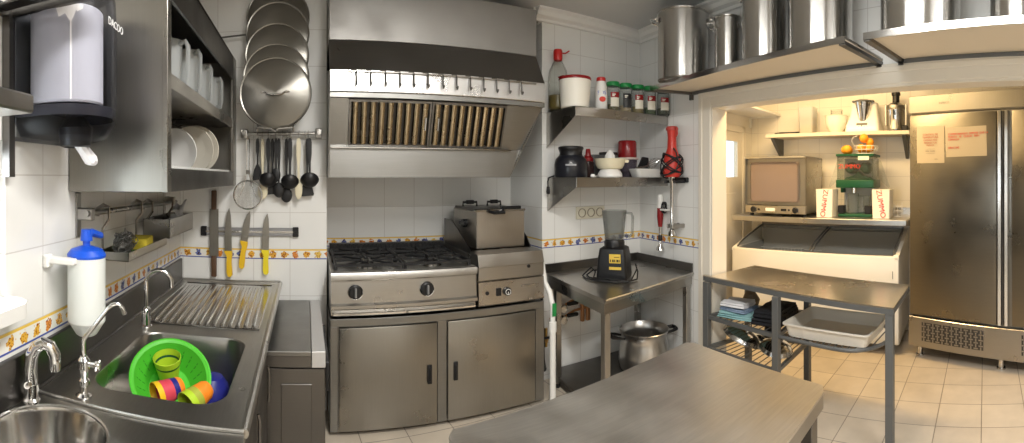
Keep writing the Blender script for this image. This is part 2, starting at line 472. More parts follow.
# moulded cornice under the ceiling, casing round the pantry opening
def cornice(name, p, az, s0, s1):
    b = B().at(p, -az)
    b.prism([(0, 2.55), (-.075, 2.55), (-.075, 2.535), (-.055, 2.525), (-.045, 2.50), (-.02, 2.485), (-.018, 2.468), (0, 2.465)], s0, s1, 'x')
    obj(name, b, PAINT, kind='structure')
cornice('trim_1', (1.553, 2.72, 0), 0, -.06, .96)
cornice('trim_2', CORNER, AZR, -.02, 4.5)
cornice('trim_3', (1.553, 3.22, 0), pi/2, -.02, .52)
b = B().at(CORNER, -AZR)
b.box(.70, .818, -.018, 0, 0, 1.975, .004); b.box(.715, .745, -.026, -.018, 0, 1.96, .003)
b.box(.818, 4.1, -.018, 0, 1.87, 1.975, .004); b.box(.745, 4.1, -.026, -.018, 1.93, 1.96, .003)
b.box(.818, .832, -.012, .125, 0, 1.87); b.box(.832, 4.1, -.012, .125, 1.856, 1.87)
obj('trim_4', b, CREAMPAINT, kind='structure')

# window in the left wall beside the camera
w = thing('window_1', 'white window with a pale sill at the left edge above the hand basin', 'window', (-.77, .595, 1.07), -pi/2)
w['kind'] = 'structure'
b = W(w); b.box(-.88, -.80, .20, .24, 1.03, 1.50); b.box(-.88, -.80, .95, .99, 1.03, 1.50); b.box(-.88, -.80, .20, .99, 1.46, 1.50); b.box(-.88, -.80, .20, .99, 1.03, 1.09)
obj('window_frame', b, PAINT, w)
b = W(w); b.box(-.845, -.838, .24, .95, 1.09, 1.46); obj('window_pane', b, GLASS, w)
b = W(w); b.prism([(-.80, .15), (-.685, .15), (-.685, .965), (-.70, .995), (-.73, 1.01), (-.769, 1.01), (-.769, .985), (-.80, .985)], 1.032, 1.07)
obj('window_sill', b, PAINT, w)

# door with a window in the pantry's left wall
d = thing('door_1', 'cream door with a bright square window in the pantry', 'door', (3.2, 2.53, 0), AZP-pi/2)
d['kind'] = 'structure'
DB = (Matrix.Translation(PCORNER) @ Matrix.Rotation(-AZP, 4, 'Z'))
def DW(): q = W(d); q.base = q.base @ DB; q.M = q.base.copy(); return q
b = DW(); b.box(-.04, .0, -1.15, -.86, 0, 1.83); b.box(-.04, .0, -.30, -.21, 0, 1.83); b.box(-.04, .0, -.86, -.30, 0, 1.40); b.box(-.04, .0, -.86, -.30, 1.74, 1.83)
b.box(0, .006, -1.02, -.34, .25, 1.25, .004)
obj('door_leaf', b, CREAMPAINT, d)
b = DW(); b.box(-.006, -.002, -.86, -.30, 1.40, 1.74); obj('window_pane', b, GLASS, d)
b = DW(); b.box(-.03, .015, -.21, -.15, 0, 1.89, .004); b.box(-.03, .015, -1.21, -1.15, 0, 1.89, .004); b.box(-.03, .015, -1.21, -.15, 1.83, 1.89, .004)
obj('door_casing', b, CREAMPAINT, d)

# ------------------------------------------------------------------ left wall: rack, dispenser, cabinet
t = thing('wall_rack', 'stainless wall rack with a slotted upper shelf above the towel dispenser', 'rack', (-.77, .6, 1.5), -pi/2)
b = W(t)
b.box(-.765, -.745, .30, 1.0, 1.835, 1.865); b.box(-.46, -.44, .30, 1.0, 1.835, 1.865); b.box(-.765, -.44, .985, 1.0, 1.835, 1.865)
for i in range(9): b.box(-.755, -.45, .32+.075*i, .37+.075*i, 1.845, 1.852, .003)
obj('slotted_shelf', b, STEEL_DK, t)
b = W(t); b.box(-.765, -.45, .05, .663, 1.512, 1.545, .004); obj('lower_shelf', b, STEEL, t)
b = W(t); b.box(-.766, -.742, .972, .998, 1.40, 1.84); obj('upright', b, STEEL_DK, t)
b = W(t); b.box(-.766, -.742, .30, .326, 1.40, 1.84); obj('upright', b, STEEL_DK, t)

t = thing('paper_towel_dispenser', 'smoky clear dispenser with a white paper roll on the left wall', 'dispenser', (-.77, 1.135, 1.50), -pi/2)
b = B(); b.box(-.145, .145, -.03, -.002, .0, .42, .01); obj('back_plate', b, GREYMET, t)
b = B()
def hs(z, k, y0=-.02):   # horseshoe section of the cover
    pts = [(-.145*k, y0, z)]
    pts += [(.145*k*-cos(a), -.125-.13*k*sin(a), z) for a in [pi*i/14 for i in range(15)]]
    return pts + [(.145*k, y0, z)]
b.loft([hs(.0, .55), hs(.012, .80), hs(.05, .97), hs(.10, 1.0), hs(.30, 1.0), hs(.40, .97), hs(.42, .90)], cap=True)
obj('cover', b, SMOKE, t)
b = B(); b.at((-.04, -.135, 0)); b.lathe([(0, .095), (.097, .095), (.101, .10), (.101, .345), (.097, .35), (.02, .35), (.02, .345), (0, .345)], 40); obj('paper_roll', b, PAPER, t)
b = B(); b.loft([hs(.062, .95), hs(.074, .96), hs(.09, .965)], cap=True); obj('roll_tray', b, mat('dark_smoky_plastic', (.06, .06, .07), .2), t)
b = B(); b.at((.0, -.14, -.012)); b.lathe([(.03, .08), (.05, .05), (.044, .0), (.034, -.004), (.03, .0), (.03, .05)], 24); obj('nozzle', b, BLACK, t)
b = B(); b.tube([(.0, -.14, .06), (.015, -.143, .0), (.034, -.15, -.022), (.06, -.158, -.048), (.076, -.162, -.056)], [.020, .018, .018, .021, .012], 9, sx=1.2); obj('paper_tail', b, PAPER, t)
text('lettering', 'DACOO', .030, mat('white_ink', (.85, .85, .85), .5), t, (.020, -.2575, .318), (R(90), 0, R(3)), 'CENTER')

t = thing('wall_cabinet', 'open fronted stainless wall cabinet of jugs and plates on the left wall', 'cabinet', (-.77, 2.02, 1.352), -pi/2)
b = W(t); b.box(-.766, -.42, 1.335, 1.35, 1.352, 2.10, .002); b.box(-.436, -.4185, 1.334, 1.375, 1.351, 2.101, .002); obj('side_panel', b, STEEL_V, t)
b = W(t); b.box(-.766, -.42, 2.69, 2.705, 1.352, 2.10); b.box(-.436, -.4185, 2.60, 2.706, 1.351, 2.101, .002); obj('side_panel', b, STEEL_V, t)
b = W(t); b.box(-.766, -.758, 1.352, 2.688, 1.354, 2.086); obj('back_panel', b, STEEL_DK, t)  # dark steel paints in the cabinet's inner shade, top and bottom too
b = W(t); b.box(-.758, -.42, 1.35, 2.69, 2.088, 2.10); b.box(-.43, -.42, 1.375, 2.60, 1.965, 2.10); obj('top_panel', b, STEEL_DK, t)
b = W(t); b.box(-.758, -.43, 1.35, 2.69, 1.70, 1.71); b.box(-.435, -.422, 1.375, 2.60, 1.682, 1.732, .002); obj('shelf', b, STEEL, t)
b = W(t); b.box(-.758, -.43, 1.35, 2.69, 1.356, 1.364); b.box(-.432, -.42, 1.375, 2.60, 1.352, 1.428, .002); obj('bottom_panel', b, STEEL_DK, t)
b = W(t)
for x in (-.70, -.60, -.50, -.445): b.tube([(x, 1.36, 1.412), (x, 2.685, 1.412)], .004, 6)
for i in range(44): b.tube([(-.445, 1.38+.03*i, 1.412), (-.447, 1.38+.03*i, 1.434), (-.452, 1.385+.03*i, 1.438)], .0025, 5)
for i in range(22): b.tube([(-.70, 1.39+.06*i, 1.415), (-.445, 1.39+.06*i, 1.415)], .003, 5)
obj('plate_rack', b, WHITE, t)

def jug(label, loc, rz, h=.235, mt=FROST):
    t = thing('plastic_jug', label, 'jug', loc, rz=rz, group='clear jugs on the cabinet shelf')
    b = B(); b.lathe([(0, .004), (.046, .004), (.050, .0), (.058, h-.01), (.060, h), (.057, h), (.055, h-.01), (.047, .008), (0, .008)], 28); obj('body', b, mt, t)
    b = B(); b.tube([(.053, 0, h-.02), (.085, 0, h-.012), (.098, 0, h-.035), (.098, 0, .085), (.09, 0, .06), (.052, 0, .065)], .010, 8, sx=.7); obj('handle', b, mt, t)
    return t
jug('frosted plastic jug nearest the cabinet front end panel', (-.55, 1.76, 1.712), R(-20))
jug('second frosted jug on the cabinet shelf, tallest in view', (-.535, 1.98, 1.712), R(-35), .25)
jug('third frosted jug from the end panel on the cabinet shelf', (-.53, 2.22, 1.712), R(-40), .24)
jug('frosted jug at the back end of the cabinet shelf', (-.52, 2.44, 1.712), R(-40), .225)
def bowl_(name, label, cat, loc, prof, m, group=None, n=32):
    b = B(); b.lathe(prof, n); o = obj(name, b, m); o.location = loc
    return tag(o, label, cat, group)
TUB = [(0, 0), (.062, 0), (.066, .004), (.082, .075), (.086, .078), (.086, .081), (.080, .080), (.063, .006), (0, .006)]
bowl_('plastic_tub', 'clear plastic tub in the cabinet beside the end panel', 'tub', (-.66, 1.62, 1.43), [(r, z*1.4) for r, z in TUB], CLEAR)
bowl_('plastic_tub', 'clear plastic tub behind the plates below the cabinet shelf', 'tub', (-.665, 1.84, 1.43), [(r, z*2.2) for r, z in TUB], CLEAR)

PLATE = lambda r: [(0, .006), (r*.55, .006), (r*.62, .008), (r*.96, .021), (r, .024), (r*.985, .028), (r*.62, .015), (r*.55, .012), (0, .012)]
def plate(label, loc, r, m, tilt, rz=0):
    b = B(); b.at((0, 0, r), 0, R(90)+tilt); b.lathe(PLATE(r), 48)
    b.at((0, 0, r), 0, R(90)+tilt); b.lathe([(r*.60, .0015), (r*.60, -.004), (r*.54, -.004), (r*.54, .006)], 48)
    o = obj('dinner_plate', b, m); o.location = loc; o.rotation_euler = (0, 0, rz)
    return tag(o, label, 'plate', 'plates standing in the cabinet rack')
plate('large cream dinner plate standing at the back of the plate rack', (-.555, 2.30, 1.424), .122, CREAMPORC, R(8), R(-8))
plate('second cream plate just in front of the largest one', (-.565, 2.24, 1.424), .118, CREAMPORC, R(9), R(-8))
plate('smaller white plate leaning in front of the cream plates', (-.585, 2.03, 1.424), .104, PORCELAIN, R(14), R(-10))

# ------------------------------------------------------------------ rail with baskets, soap bottle
t = thing('hanging_rail', 'stainless rail on two wall brackets under the wall cabinet', 'rail', (-.77, 1.9, 1.26), -pi/2)
b = W(t); b.tube([(-.72, 1.37, 1.275), (-.72, 2.45, 1.262)], .011, 12); obj('tube', b, STEEL, t)
for y in (1.40, 2.38):
    b = W(t); b.box(-.769, -.762, y-.016, y+.016, 1.19, 1.345, .002); b.box(-.765, -.705, y-.014, y+.014, 1.25, 1.292, .004); obj('bracket', b, STEEL, t)
def basket(label, y0, y1, z0, h, x0, x1, rail):
    t = thing('hanging_basket', label, 'basket', (-.70, (y0+y1)/2, z0), -pi/2)
    b = W(t)
    b.box(x0, x1, y0, y1, z0, z0+.003); b.box(x0, x0+.003, y0, y1, z0, z0+h); b.box(x1-.003, x1, y0, y1, z0, z0+h)
    b.box(x0, x1, y0, y0+.003, z0, z0+h); b.box(x0, x1, y1-.003, y1, z0, z0+h)
    obj('tray', b, STEEL, t)
    for y in (y0+.05, y1-.05):
        b = W(t)
        b.tube([(x0+.001, y, z0+.01), (x0+.001, y, rail-.06), (-.698, y, rail-.025), (-.698, y, rail+.02), (-.722, y, rail+.028), (-.744, y, rail+.014), (-.744, y, rail-.015)], .009, 4, sx=.35)
        obj('hook', b, STEEL, t)
    return t
basket('shallow stainless basket holding the sponge', 1.46, 1.90, 1.105, .03, -.725, -.60, 1.27)
basket('deep stainless basket hung beside the corner', 1.94, 2.36, 1.125, .085, -.725, -.60, 1.265)
b = B()
for k in range(46):
    a = random.random()*6.28; rr = random.uniform(.012, .034); q = Vector((random.uniform(-.012, .012), random.uniform(-.02, .02), random.uniform(.006, .04)))
    ax = Vector((random.gauss(0, 1), random.gauss(0, 1), random.gauss(0, 1))).normalized(); u = ax.orthogonal().normalized(); v = ax.cross(u)
    b.tube([q+u*rr*cos(i*.7)*.9+v*rr*sin(i*.7)*.7+Vector((0, 0, .012)) for i in range(9)], .0016, 4, closed=True)
b.sphere((0, 0, .028), .026, 12, (1, 1.3, .8))
o = obj('scouring_pad', b, SCOURER); o.location = (-.648, 1.535, 1.115); o.scale = (1.25,)*3; tag(o, 'wiry steel wool scouring pad beside the sponge', 'scourer')
b = B(); b.box(-.040, .040, -.068, .068, .008, .050, .006, 2); b.mi = 1; b.box(-.040, .040, -.068, .068, .0, .0079, .002)
o = obj('sponge', b, [SPONGE, mat('green_scouring_face', (.10, .20, .05), .9, bump=.5, nscale=150)]); o.location = (-.652, 1.71, 1.110); o.rotation_euler = (0, 0, R(8)); tag(o, 'yellow kitchen sponge in the shallow basket', 'sponge')
b = B(); b.grid(lambda u, v: (-.03+.06*u, -.05+.14*v, .06+.018*sin(u*5)*cos(v*4)+.04*v), 10, 12)
b.grid(lambda u, v: (-.03+.06*u, -.05+.14*v, .057+.018*sin(u*5)*cos(v*4)+.04*v), 10, 12)
b.box(-.03, .03, -.05, .04, 0, .06, .01)
o = obj('white_cloth', b, WHITEF); o.location = (-.655, 2.255, 1.131); o.scale = (1, 1, 1.35); tag(o, 'white cloth sticking out of the deep basket', 'cloth')

t = thing('soap_dispenser', 'white translucent soap bottle with a bright blue pump on the wall', 'dispenser', (-.665, 1.27, .905), -pi/2)
b = B(); b.lathe([(0, .0), (.028, .0), (.034, .004), (.060, .045), (.060, .245), (.056, .25), (.052, .247), (.056, .24), (.056, .047), (.028, .006), (0, .006)], 36); obj('bottle', b, mat('milky_plastic', (.84, .87, .84), .4, trans=.2, ior=1.2), t)
b = B(); b.lathe([(0, .007), (.027, .007), (.0545, .048), (.0545, .115), (0, .115)], 32); obj('liquid', b, LIQUID, t)
b = B(); b.lathe([(.061, .244), (.062, .252), (.05, .268), (.02, .278), (.0, .28)], 32); obj('cap', b, BLUE, t)
b = B(); b.cyl((0, 0, .27), (0, 0, .315), .012); b.cyl((0, 0, .295), (0, 0, .33), .020, .017); b.tube([(-.015, 0, .315), (.03, -.003, .317), (.085, -.008, .302), (.087, -.009, .294)], [.012, .013, .011, .008], 10); obj('pump', b, BLUE, t)
b = B(); b.box(-.085, -.052, .0, .104, .228, .248, .004); b.box(-.095, -.06, .085, .104, .215, .255, .004); obj('wall_bracket', b, WHITE, t)

# ------------------------------------------------------------------ sink, hand basin, taps
t = thing('sink_unit', 'stainless sink with a ribbed drainboard along the left wall', 'sink', (-.45, 1.9, 0), -pi/2)
BAS = rrect(-.645, -.225, 1.225, 1.755, .085)
b = W(t); b.holed([(-.752, 1.112), (-.15, 1.112), (-.15, 2.70), (-.752, 2.70)], BAS, .77, .745)
b.tube([(-.153, 1.112, .766), (-.153, 2.70, .766)], .013, 10); b.box(-.752, -.15, 1.108, 1.118, .745, .777, .003)
b.box(-.752, -.15, 2.685, 2.708, .745, .782, .004)
obj('worktop', b, STEEL_TOP, t)
b = W(t)
def lp(z, k): return [(-.435+(x+.435)*k, 1.49+(y-1.49)*k, z) for x, y in BAS]
b.loft([lp(.7705, 1.0), lp(.765, .985), lp(.70, .965), lp(.60, .95), lp(.578, .92), lp(.568, .80)]); obj('basin', b, STEEL, t)
b = W(t); b.at((-.435, 1.49, .5685)); b.lathe([(0, .001), (.03, .001), (.04, .004), (.045, .001)], 24); obj('drain', b, CHROME, t)
b = W(t); b.box(-.70, -.195, 1.86, 2.62, .771, .7725)
for i in range(14):
    x = -.655+.0335*i
    b.tube([(x, 1.875, .7705), (x-.001, 1.89, .7745), (x-.022, 2.54, .7745), (x-.022, 2.56, .7705)], .0085, 10, sx=1.15, sy=.62)
b.tube([(-.70, 1.86, .772), (-.70, 2.62, .772), (-.195, 2.62, .772), (-.195, 1.86, .772)], .005, 6, closed=True)
obj('drainboard', b, steel('drainboard_steel', (.56, .545, .52), .2, (30, 1, 30), .08, .01, .04), t)
b = W(t); b.box(-.768, -.752, 1.112, 2.705, .74, .90, .003); b.tube([(-.752, 1.112, .772), (-.752, 2.70, .772)], .008, 8); obj('backsplash', b, STEEL_DK, t)
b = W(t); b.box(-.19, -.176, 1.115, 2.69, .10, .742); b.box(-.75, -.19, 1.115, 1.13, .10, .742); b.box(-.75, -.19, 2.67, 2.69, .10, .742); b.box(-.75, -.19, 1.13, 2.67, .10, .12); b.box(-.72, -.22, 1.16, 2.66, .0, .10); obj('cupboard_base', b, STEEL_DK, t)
for y in (1.15, 1.52):
    b = W(t); b.box(-.175, -.162, y, y+.355, .14, .72, .003); b.tube([(-.152, y+.30, .50), (-.148, y+.30, .52), (-.148, y+.30, .62), (-.152, y+.30, .64)], .006, 6); obj('door', b, STEEL_DK, t)

t = thing('hand_basin_counter', 'stainless counter with a small round basin at the lower left', 'sink', (-.45, .68, 0), -pi/2)
RB = circle(-.597, .932, .146)
b = W(t); b.holed([(-.752, .25), (-.15, .25), (-.15, 1.106), (-.752, 1.106)], RB, .768, .745); b.tube([(x, y, .769) for x, y in circle(-.597, .932, .150)], .005, 6, closed=True); obj('worktop', b, STEEL_TOP, t)
b = W(t); b.at((-.597, .932, 0)); b.lathe([(.146, .768), (.142, .755), (.135, .70), (.11, .645), (.06, .617), (.03, .612), (0, .612)], 40); obj('basin', b, STEEL_SHINY, t)
b = W(t); b.box(-.768, -.752, .25, 1.108, .74, .90, .003); obj('backsplash', b, STEEL_DK, t)
b = W(t); b.box(-.19, -.176, .28, 1.10, .10, .742); b.box(-.75, -.19, .28, .295, .10, .742); b.box(-.75, -.19, 1.085, 1.10, .10, .742); b.box(-.72, -.22, .3, 1.08, 0, .1); obj('cupboard_base', b, STEEL_DK, t)

t = thing('basin_tap', 'thick chrome swan neck tap at the round basin', 'tap', (-.722, 1.048, .7745))
b = B(); b.lathe([(0, .0), (.026, .0), (.026, .006), (.020, .012), (0.022, .05), (0, .05)], 24)
b.tube([(0, 0, .02), (-.003, 0, .09), (.0, .002, .125), (.012, .006, .15), (.03, .012, .163), (.05, .018, .158), (.062, .022, .135), (.063, .022, .115)], [.020, .020, .0195, .019, .0185, .018, .0175, .0175], 14)
obj('spout', b, CHROME, t)
b = B(); b.cyl((.063, .022, .118), (.0635, .022, .092), .0165, .0155); obj('aerator', b, CHROME, t)
b = B(); b.cyl((.0, -.018, .05), (.006, -.03, .055), .009); b.tube([(.006, -.03, .055), (.03, -.055, .075), (.04, -.065, .08)], [.006, .005, .006], 8); obj('lever', b, CHROME, t)

t = thing('filter_tap', 'slim gooseneck tap with a small side valve between the two basins', 'tap', (-.612, 1.152, .7712))
b = B(); b.lathe([(0, 0), (.024, 0), (.024, .005), (.014, .012), (.012, .03), (.017, .036), (.017, .048), (.011, .055), (.013, .075), (.018, .082), (.018, .105), (.010, .115), (0, .115)], 20); obj('valve_body', b, CHROME, t)
b = B(); b.tube([(0, 0, .10), (-.002, 0, .15), (.0, .003, .165), (.055, .04, .245), (.068, .048, .258), (.082, .054, .262), (.096, .058, .25), (.102, .06, .232)], .0068, 10); obj('spout', b, STEEL_SHINY, t)
b = B(); b.cyl((0.01, 0, .095), (.04, -.005, .098), .007); b.sphere((.046, -.005, .098), .010, 12)
for a in range(4): b.cyl((.046, -.005, .098), (.046, -.005+.016*cos(a*pi/2+.6), .098+.016*sin(a*pi/2+.6)), .004)
obj('valve_handle', b, CHROME, t)

t = thing('sink_tap', 'tall gooseneck tap behind the deep sink basin', 'tap', (-.66, 1.802, .7712))
b = B(); b.lathe([(0, 0), (.026, 0), (.026, .005), (.021, .01), (.017, .055), (.019, .06), (.019, .075), (.010, .085), (0, .085)], 20); obj('body', b, CHROME, t)
b = B(); b.tube([(0, 0, .08), (0, 0, .15)]+[tuple(v) for v in arc((.051, .012, .185), .052, pi, .05, 12, (1, .22, 0), (0, 0, 1))]+[(.104, .024, .165)], .0095, 12); obj('spout', b, CHROME, t)
b = B(); b.cyl((.0, -.015, .065), (.004, -.03, .068), .008); b.tube([(.004, -.03, .068), (.02, -.055, .085)], [.006, .005], 8); obj('lever', b, CHROME, t)

# ------------------------------------------------------------------ crockery in the sink
t = thing('colander', 'bright green plastic colander tilted in the sink basin', 'colander', (-.48, 1.52, .572))
TILT = Matrix.Translation((.012, 0, .131)) @ Matrix.Rotation(R(14), 4, 'Z') @ Matrix.Rotation(R(40), 4, 'X') @ Matrix.Rotation(R(4), 4, 'Y') @ Matrix.Scale(.92, 4)
b = B(); b.M = TILT
b.lathe([(0, -.105), (.06, -.105), (.085, -.098), (.125, -.04), (.142, -.004), (.156, 0), (.157, .003), (.150, .005), (.139, .0), (.121, -.038), (.082, -.092), (.06, -.099), (0, -.099)], 44); obj('bowl', b, GREEN, t)
b = B(); b.M = TILT
for j, (rr, zz) in enumerate(((.098, -.072), (.112, -.052), (.124, -.032))):
    for k in range(22):
        a = 2*pi*k/22; b.tube([(rr*cos(a), rr*sin(a), zz), ((rr+.009)*cos(a), (rr+.009)*sin(a), zz+.013)], .0022, 5)
o = obj('drain_slots', b, mat('slot_shade_green', (.03, .25, .02), .6), t); o['kind'] = 'stuff'
def cup(label, loc, d, cols, r=.042, h=.092, group='striped plastic cups in the sink'):
    """A tapered cup lying with its mouth along -d; bands of colour from the mouth to the base."""
    t = thing('plastic_cup', label, 'cup', loc, group=group)
    m = Vector(d).to_track_quat('Z', 'Y').to_matrix().to_4x4()
    n = len(cols); f = lambda k: r*(1-.32*k/n)
    for k, cmat in enumerate(cols):
        b = B(); b.M = m
        z0, z1 = h*k/n, h*(k+1)/n
        if k == n-1: b.lathe([(f(k), z0), (f(k)*.97, z0+(z1-z0)*.5), (f(k+1)*.85, z1), (0, z1+.002), (0, z1-.002), (f(k+1)*.8, z1-.003), (f(k)-.003, z0)], 28)
        else: b.lathe([(f(k), z0), (f(k+1), z1), (f(k+1)-.003, z1), (f(k)-.003, z0), (f(k), z0)], 28)
        obj('rim_band' if k == 0 else 'colour_band', b, cmat, t)
    return t
OLIVE = mat('olive_plastic', (.36, .40, .05), .4)
cup('striped plastic cup with a pink band lying in the colander', (-.482, 1.40, .687), (.62, .62, .12), [YELLOW, PINK, PINK, DKBLUE, ORANGE], .044, .10)
cup('lime rimmed orange cup lying in front of the pink one', (-.375, 1.395, .675), (.45, .66, .22), [LIME, OLIVE, ORANGE, ORANGE], .043, .098)
t = thing('plastic_beaker', 'lime yellow beaker with a dark band standing in the colander', 'beaker', (-.488, 1.575, .668), rz=R(10))
b = B(); b.at((0, 0, 0), 0, R(14), R(-4)); b.lathe([(0, 0), (.034, 0), (.045, .06), (.043, .06), (.032, .004), (0, .004)], 30); obj('lower_body', b, LIME, t)
b = B(); b.at((0, 0, 0), 0, R(14), R(-4)); b.lathe([(.0452, .06), (.0475, .068), (.0455, .068), (.043, .06)], 30); obj('dark_band', b, DKGREEN, t)
b = B(); b.at((0, 0, 0), 0, R(14), R(-4)); b.lathe([(.0475, .068), (.051, .09), (.049, .091), (.0455, .068)], 30); obj('rim', b, LIME, t)
t = bowl_('plastic_bowl', 'dark blue plastic bowl upside down behind the colander', 'bowl', (-.342, 1.625, .5745), [(.072, 0), (.074, .006), (.071, .03), (.061, .07), (.041, .098), (0, .108), (0, .102), (.039, .093), (.057, .067), (.067, .03), (.069, 0)], DKBLUE)

# ------------------------------------------------------------------ low stainless unit beside the stove
t = thing('undercounter_cabinet', 'low stainless cabinet between the sink and the stove', 'cabinet', (-.03, 2.3, 0))
b = W(t); b.box(-.172, .022, 1.905, 2.705, .648, .668, .002); obj('worktop', b, STEEL_HOOD, t)
b = W(t); b.box(-.172, .022, 1.908, 1.925, .60, .6475, .001); obj('front_fascia', b, STEEL_DK, t)  # darker steel paints in the shade on the front, turned from the light
b = W(t); b.box(.024, .082, 1.905, 2.705, .60, .668, .002); obj('painted_reflection_strip', b, mat('reflection_paint_steel', (.62, .61, .60), .5, .6), t)  # paler strip paints light reflected at the worktop's bent edge
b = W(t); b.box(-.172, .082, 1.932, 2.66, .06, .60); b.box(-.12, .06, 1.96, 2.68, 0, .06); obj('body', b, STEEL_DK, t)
b = W(t); b.box(-.170, .078, 1.914, 1.930, .09, .592, .001); b.box(-.105, .025, 1.909, 1.914, .12, .53, .002); obj('door', b, STEEL_DK, t)  # door darkened to match the shade painted on the fascia
b = W(t); b.box(.083, .098, 1.91, 2.40, .50, .62, .002); obj('control_strip', b, BLACK, t)
# ------------------------------------------------------------------ knife wall
t = thing('magnetic_knife_rail', 'grey magnetic knife rail with black end caps on the tiled wall', 'rail', (-.34, 2.72, 1.072), 0)
b = B(); b.box(-.27, .27, -.020, -.001, -.024, .024, .002); obj('bar', b, mat('grey_magnet_strip', (.30, .30, .31), .4, .5), t)
b = B(); b.box(-.27, .27, -.0225, -.02, -.006, .006); obj('magnet_line', b, STEEL_SHINY, t)
for x in (-.278, .278):
    b = B(); b.box(x-.018, x+.018, -.024, -.001, -.029, .029, .004); b.at((x, -.024, 0), 0, R(90)); b.lathe([(0, .003), (.008, .002), (.009, 0)], 14); obj('end_cap', b, BLACK, t)
def knife(label, X, zt, zh, zb, lean, m, flip=1):
    t = thing('chef_knife', label, 'knife', (X, 2.694, zh), group='yellow handled knives on the magnetic rail')
    L, H = zt-zh, zh-zb
    c = [(-.024*flip, 0), (-.025*flip, L*.35), (-.021*flip, L*.65), (-.011*flip, L*.88), (.003*flip, L), (.012*flip, L*.85), (.018*flip, L*.5), (.019*flip, 0)]
    b = B(); b.at((0, 0, 0), 0, 0, lean); b.prism(c, -.0012, .0012, 'y'); obj('blade', b, STEEL_V, t)
    b = B(); b.at((0, 0, 0), 0, 0, lean)
    b.prism([(-.023*flip, 0), (-.026*flip, .012), (.02*flip, .012), (.022*flip, -.01), (.017*flip, -H*.35), (.021*flip, -H*.7), (.022*flip, -H*.92), (.010*flip, -H), (-.006*flip, -H*.96), (-.012*flip, -H*.8), (-.012*flip, -H*.4), (-.010*flip, -.022)], -.011, .011, 'y')
    obj('handle', b, m, t)
    return t
knife('large yellow handled chef knife beside the two handled blade', -.462, 1.215, .945, .80, R(0), YELLOW)
knife('yellow handled knife mounted highest, leaning right, middle of the three', -.368, 1.200, 1.005, .850, R(9), YELLOW)
knife('slim yellow handled knife nearest the end of the rail', -.24, 1.185, .955, .82, R(2), mat('lemon_plastic', (.82, .66, .02), .4))
t = thing('two_handled_knife', 'long straight blade with a dark wooden handle at both ends', 'knife', (-.55, 2.692, .92))
b = B(); b.box(-.029, .026, -.0015, .0015, .0, .288, .001); obj('blade', b, STEEL_V, t)
for z0, z1 in ((-.122, .005), (.283, .40)):
    b = B(); b.box(-.018, .014, -.011, .011, z0, z1, .006, 2); obj('handle', b, WOOD, t)

# ------------------------------------------------------------------ utensil rail and what hangs on it
t = thing('utensil_rail', 'stainless rail hung with kitchen utensils beside the hood', 'rail', (-.145, 2.72, 1.655), 0)
b = B(); b.tube([(-.225, -.055, 0), (.225, -.055, 0)], .011, 14); obj('tube', b, STEEL, t)
for x in (-.218, .22):
    b = B(); b.box(x-.02, x+.02, -.075, -.001, -.026, .028, .006, 2); b.at((x, -.075, .001), 0, R(90)); b.lathe([(0, .004), (.013, .003), (.016, 0)], 18); obj('bracket', b, STEEL, t)
HX = [-.195, -.138, -.108, -.075, -.030, .008, .035, .058, .105, .140, .158]
for x in HX:
    b = B(); b.tube([(x, -.038, -.008), (x, -.040, .012), (x, -.055, .0165), (x, -.073, .006), (x, -.076, -.018), (x, -.066, -.034), (x, -.056, -.03)], .0022, 6); obj('hook', b, STEEL_SHINY, t)
UX, UY, UZ = -.145, 2.648, 1.620
def handle_strip(b, L, w=.011, th=.005, y=0, hole=True):
    b.prism([(-w*.7, 0), (-w, -.02), (-w*.95, -L*.4), (-w*.55, -L*.62), (-w*.5, -L), (w*.5, -L), (w*.55, -L*.62), (w*.95, -L*.4), (w, -.02), (w*.7, 0), (w*.35, .006), (-w*.35, .006)], y-th, y+th, 'y')
GU = 'utensils on the wall rail'
def ladle(label, x, L, r, m=BLACK, dy=0):
    t = thing('ladle', label, 'ladle', (UX+x, UY+dy, UZ), group=GU)
    b = B(); handle_strip(b, L, .013); obj('handle', b, m, t)
    b = B(); b.at((0, -.022, -L-r*.45), 0, R(-52)); b.lathe([(0, -.6*r), (.5*r, -.5*r), (.85*r, -.22*r), (r, .1*r), (.94*r, .1*r), (.8*r, -.18*r), (.45*r, -.44*r), (0, -.52*r)], 28); obj('bowl', b, m, t)
def turner(label, x, L, w, h, m=BLACK, dy=0):
    t = thing('turner', label, 'spatula', (UX+x, UY+dy, UZ), group=GU)
    b = B(); handle_strip(b, L, .010); obj('handle', b, m, t)
    b = B(); b.prism([(-.006, -L+.02), (-w*.62, -L-.01), (-w, -L-h+.012), (-w*.94, -L-h), (w*.94, -L-h+.006), (w, -L-h+.016), (w*.62, -L-.01), (.006, -L+.02)], -.003, .003, 'y'); obj('blade', b, m, t)
def spoon(label, x, L, rw, rh, m=BLACK, dy=0, flat=.25, w=.010):
    t = thing('cooking_spoon', label, 'spoon', (UX+x, UY+dy, UZ), group=GU)
    b = B(); handle_strip(b, L, w); obj('handle', b, m, t)
    b = B(); b.sphere((0, 0, -L-rh*.8), 1, 20, (rw, rw*flat, rh)); obj('bowl', b, m, t)
turner('black slotted turner, shortest utensil at the skimmer end', -.138, .165, .030, .075)
spoon('cream cooking spoon half hidden behind the black turner', -.110, .27, .030, .045, CREAMP, .024)
ladle('black ladle hanging beside the short turner', -.075, .215, .052, dy=-.004)
spoon('small black spoon hanging just past the first ladle', -.030, .175, .026, .042)
spoon('long black spoon in the middle of the rail', -.014, .26, .034, .045, dy=.012)
turner('black turner partly behind the first ladle', -.052, .245, .033, .08, dy=.03)
ladle('black ladle hanging left of the cream paddle', .052, .225, .052, dy=-.004)
spoon('black spoon tucked behind the middle ladle', .030, .29, .034, .045, dy=.028)
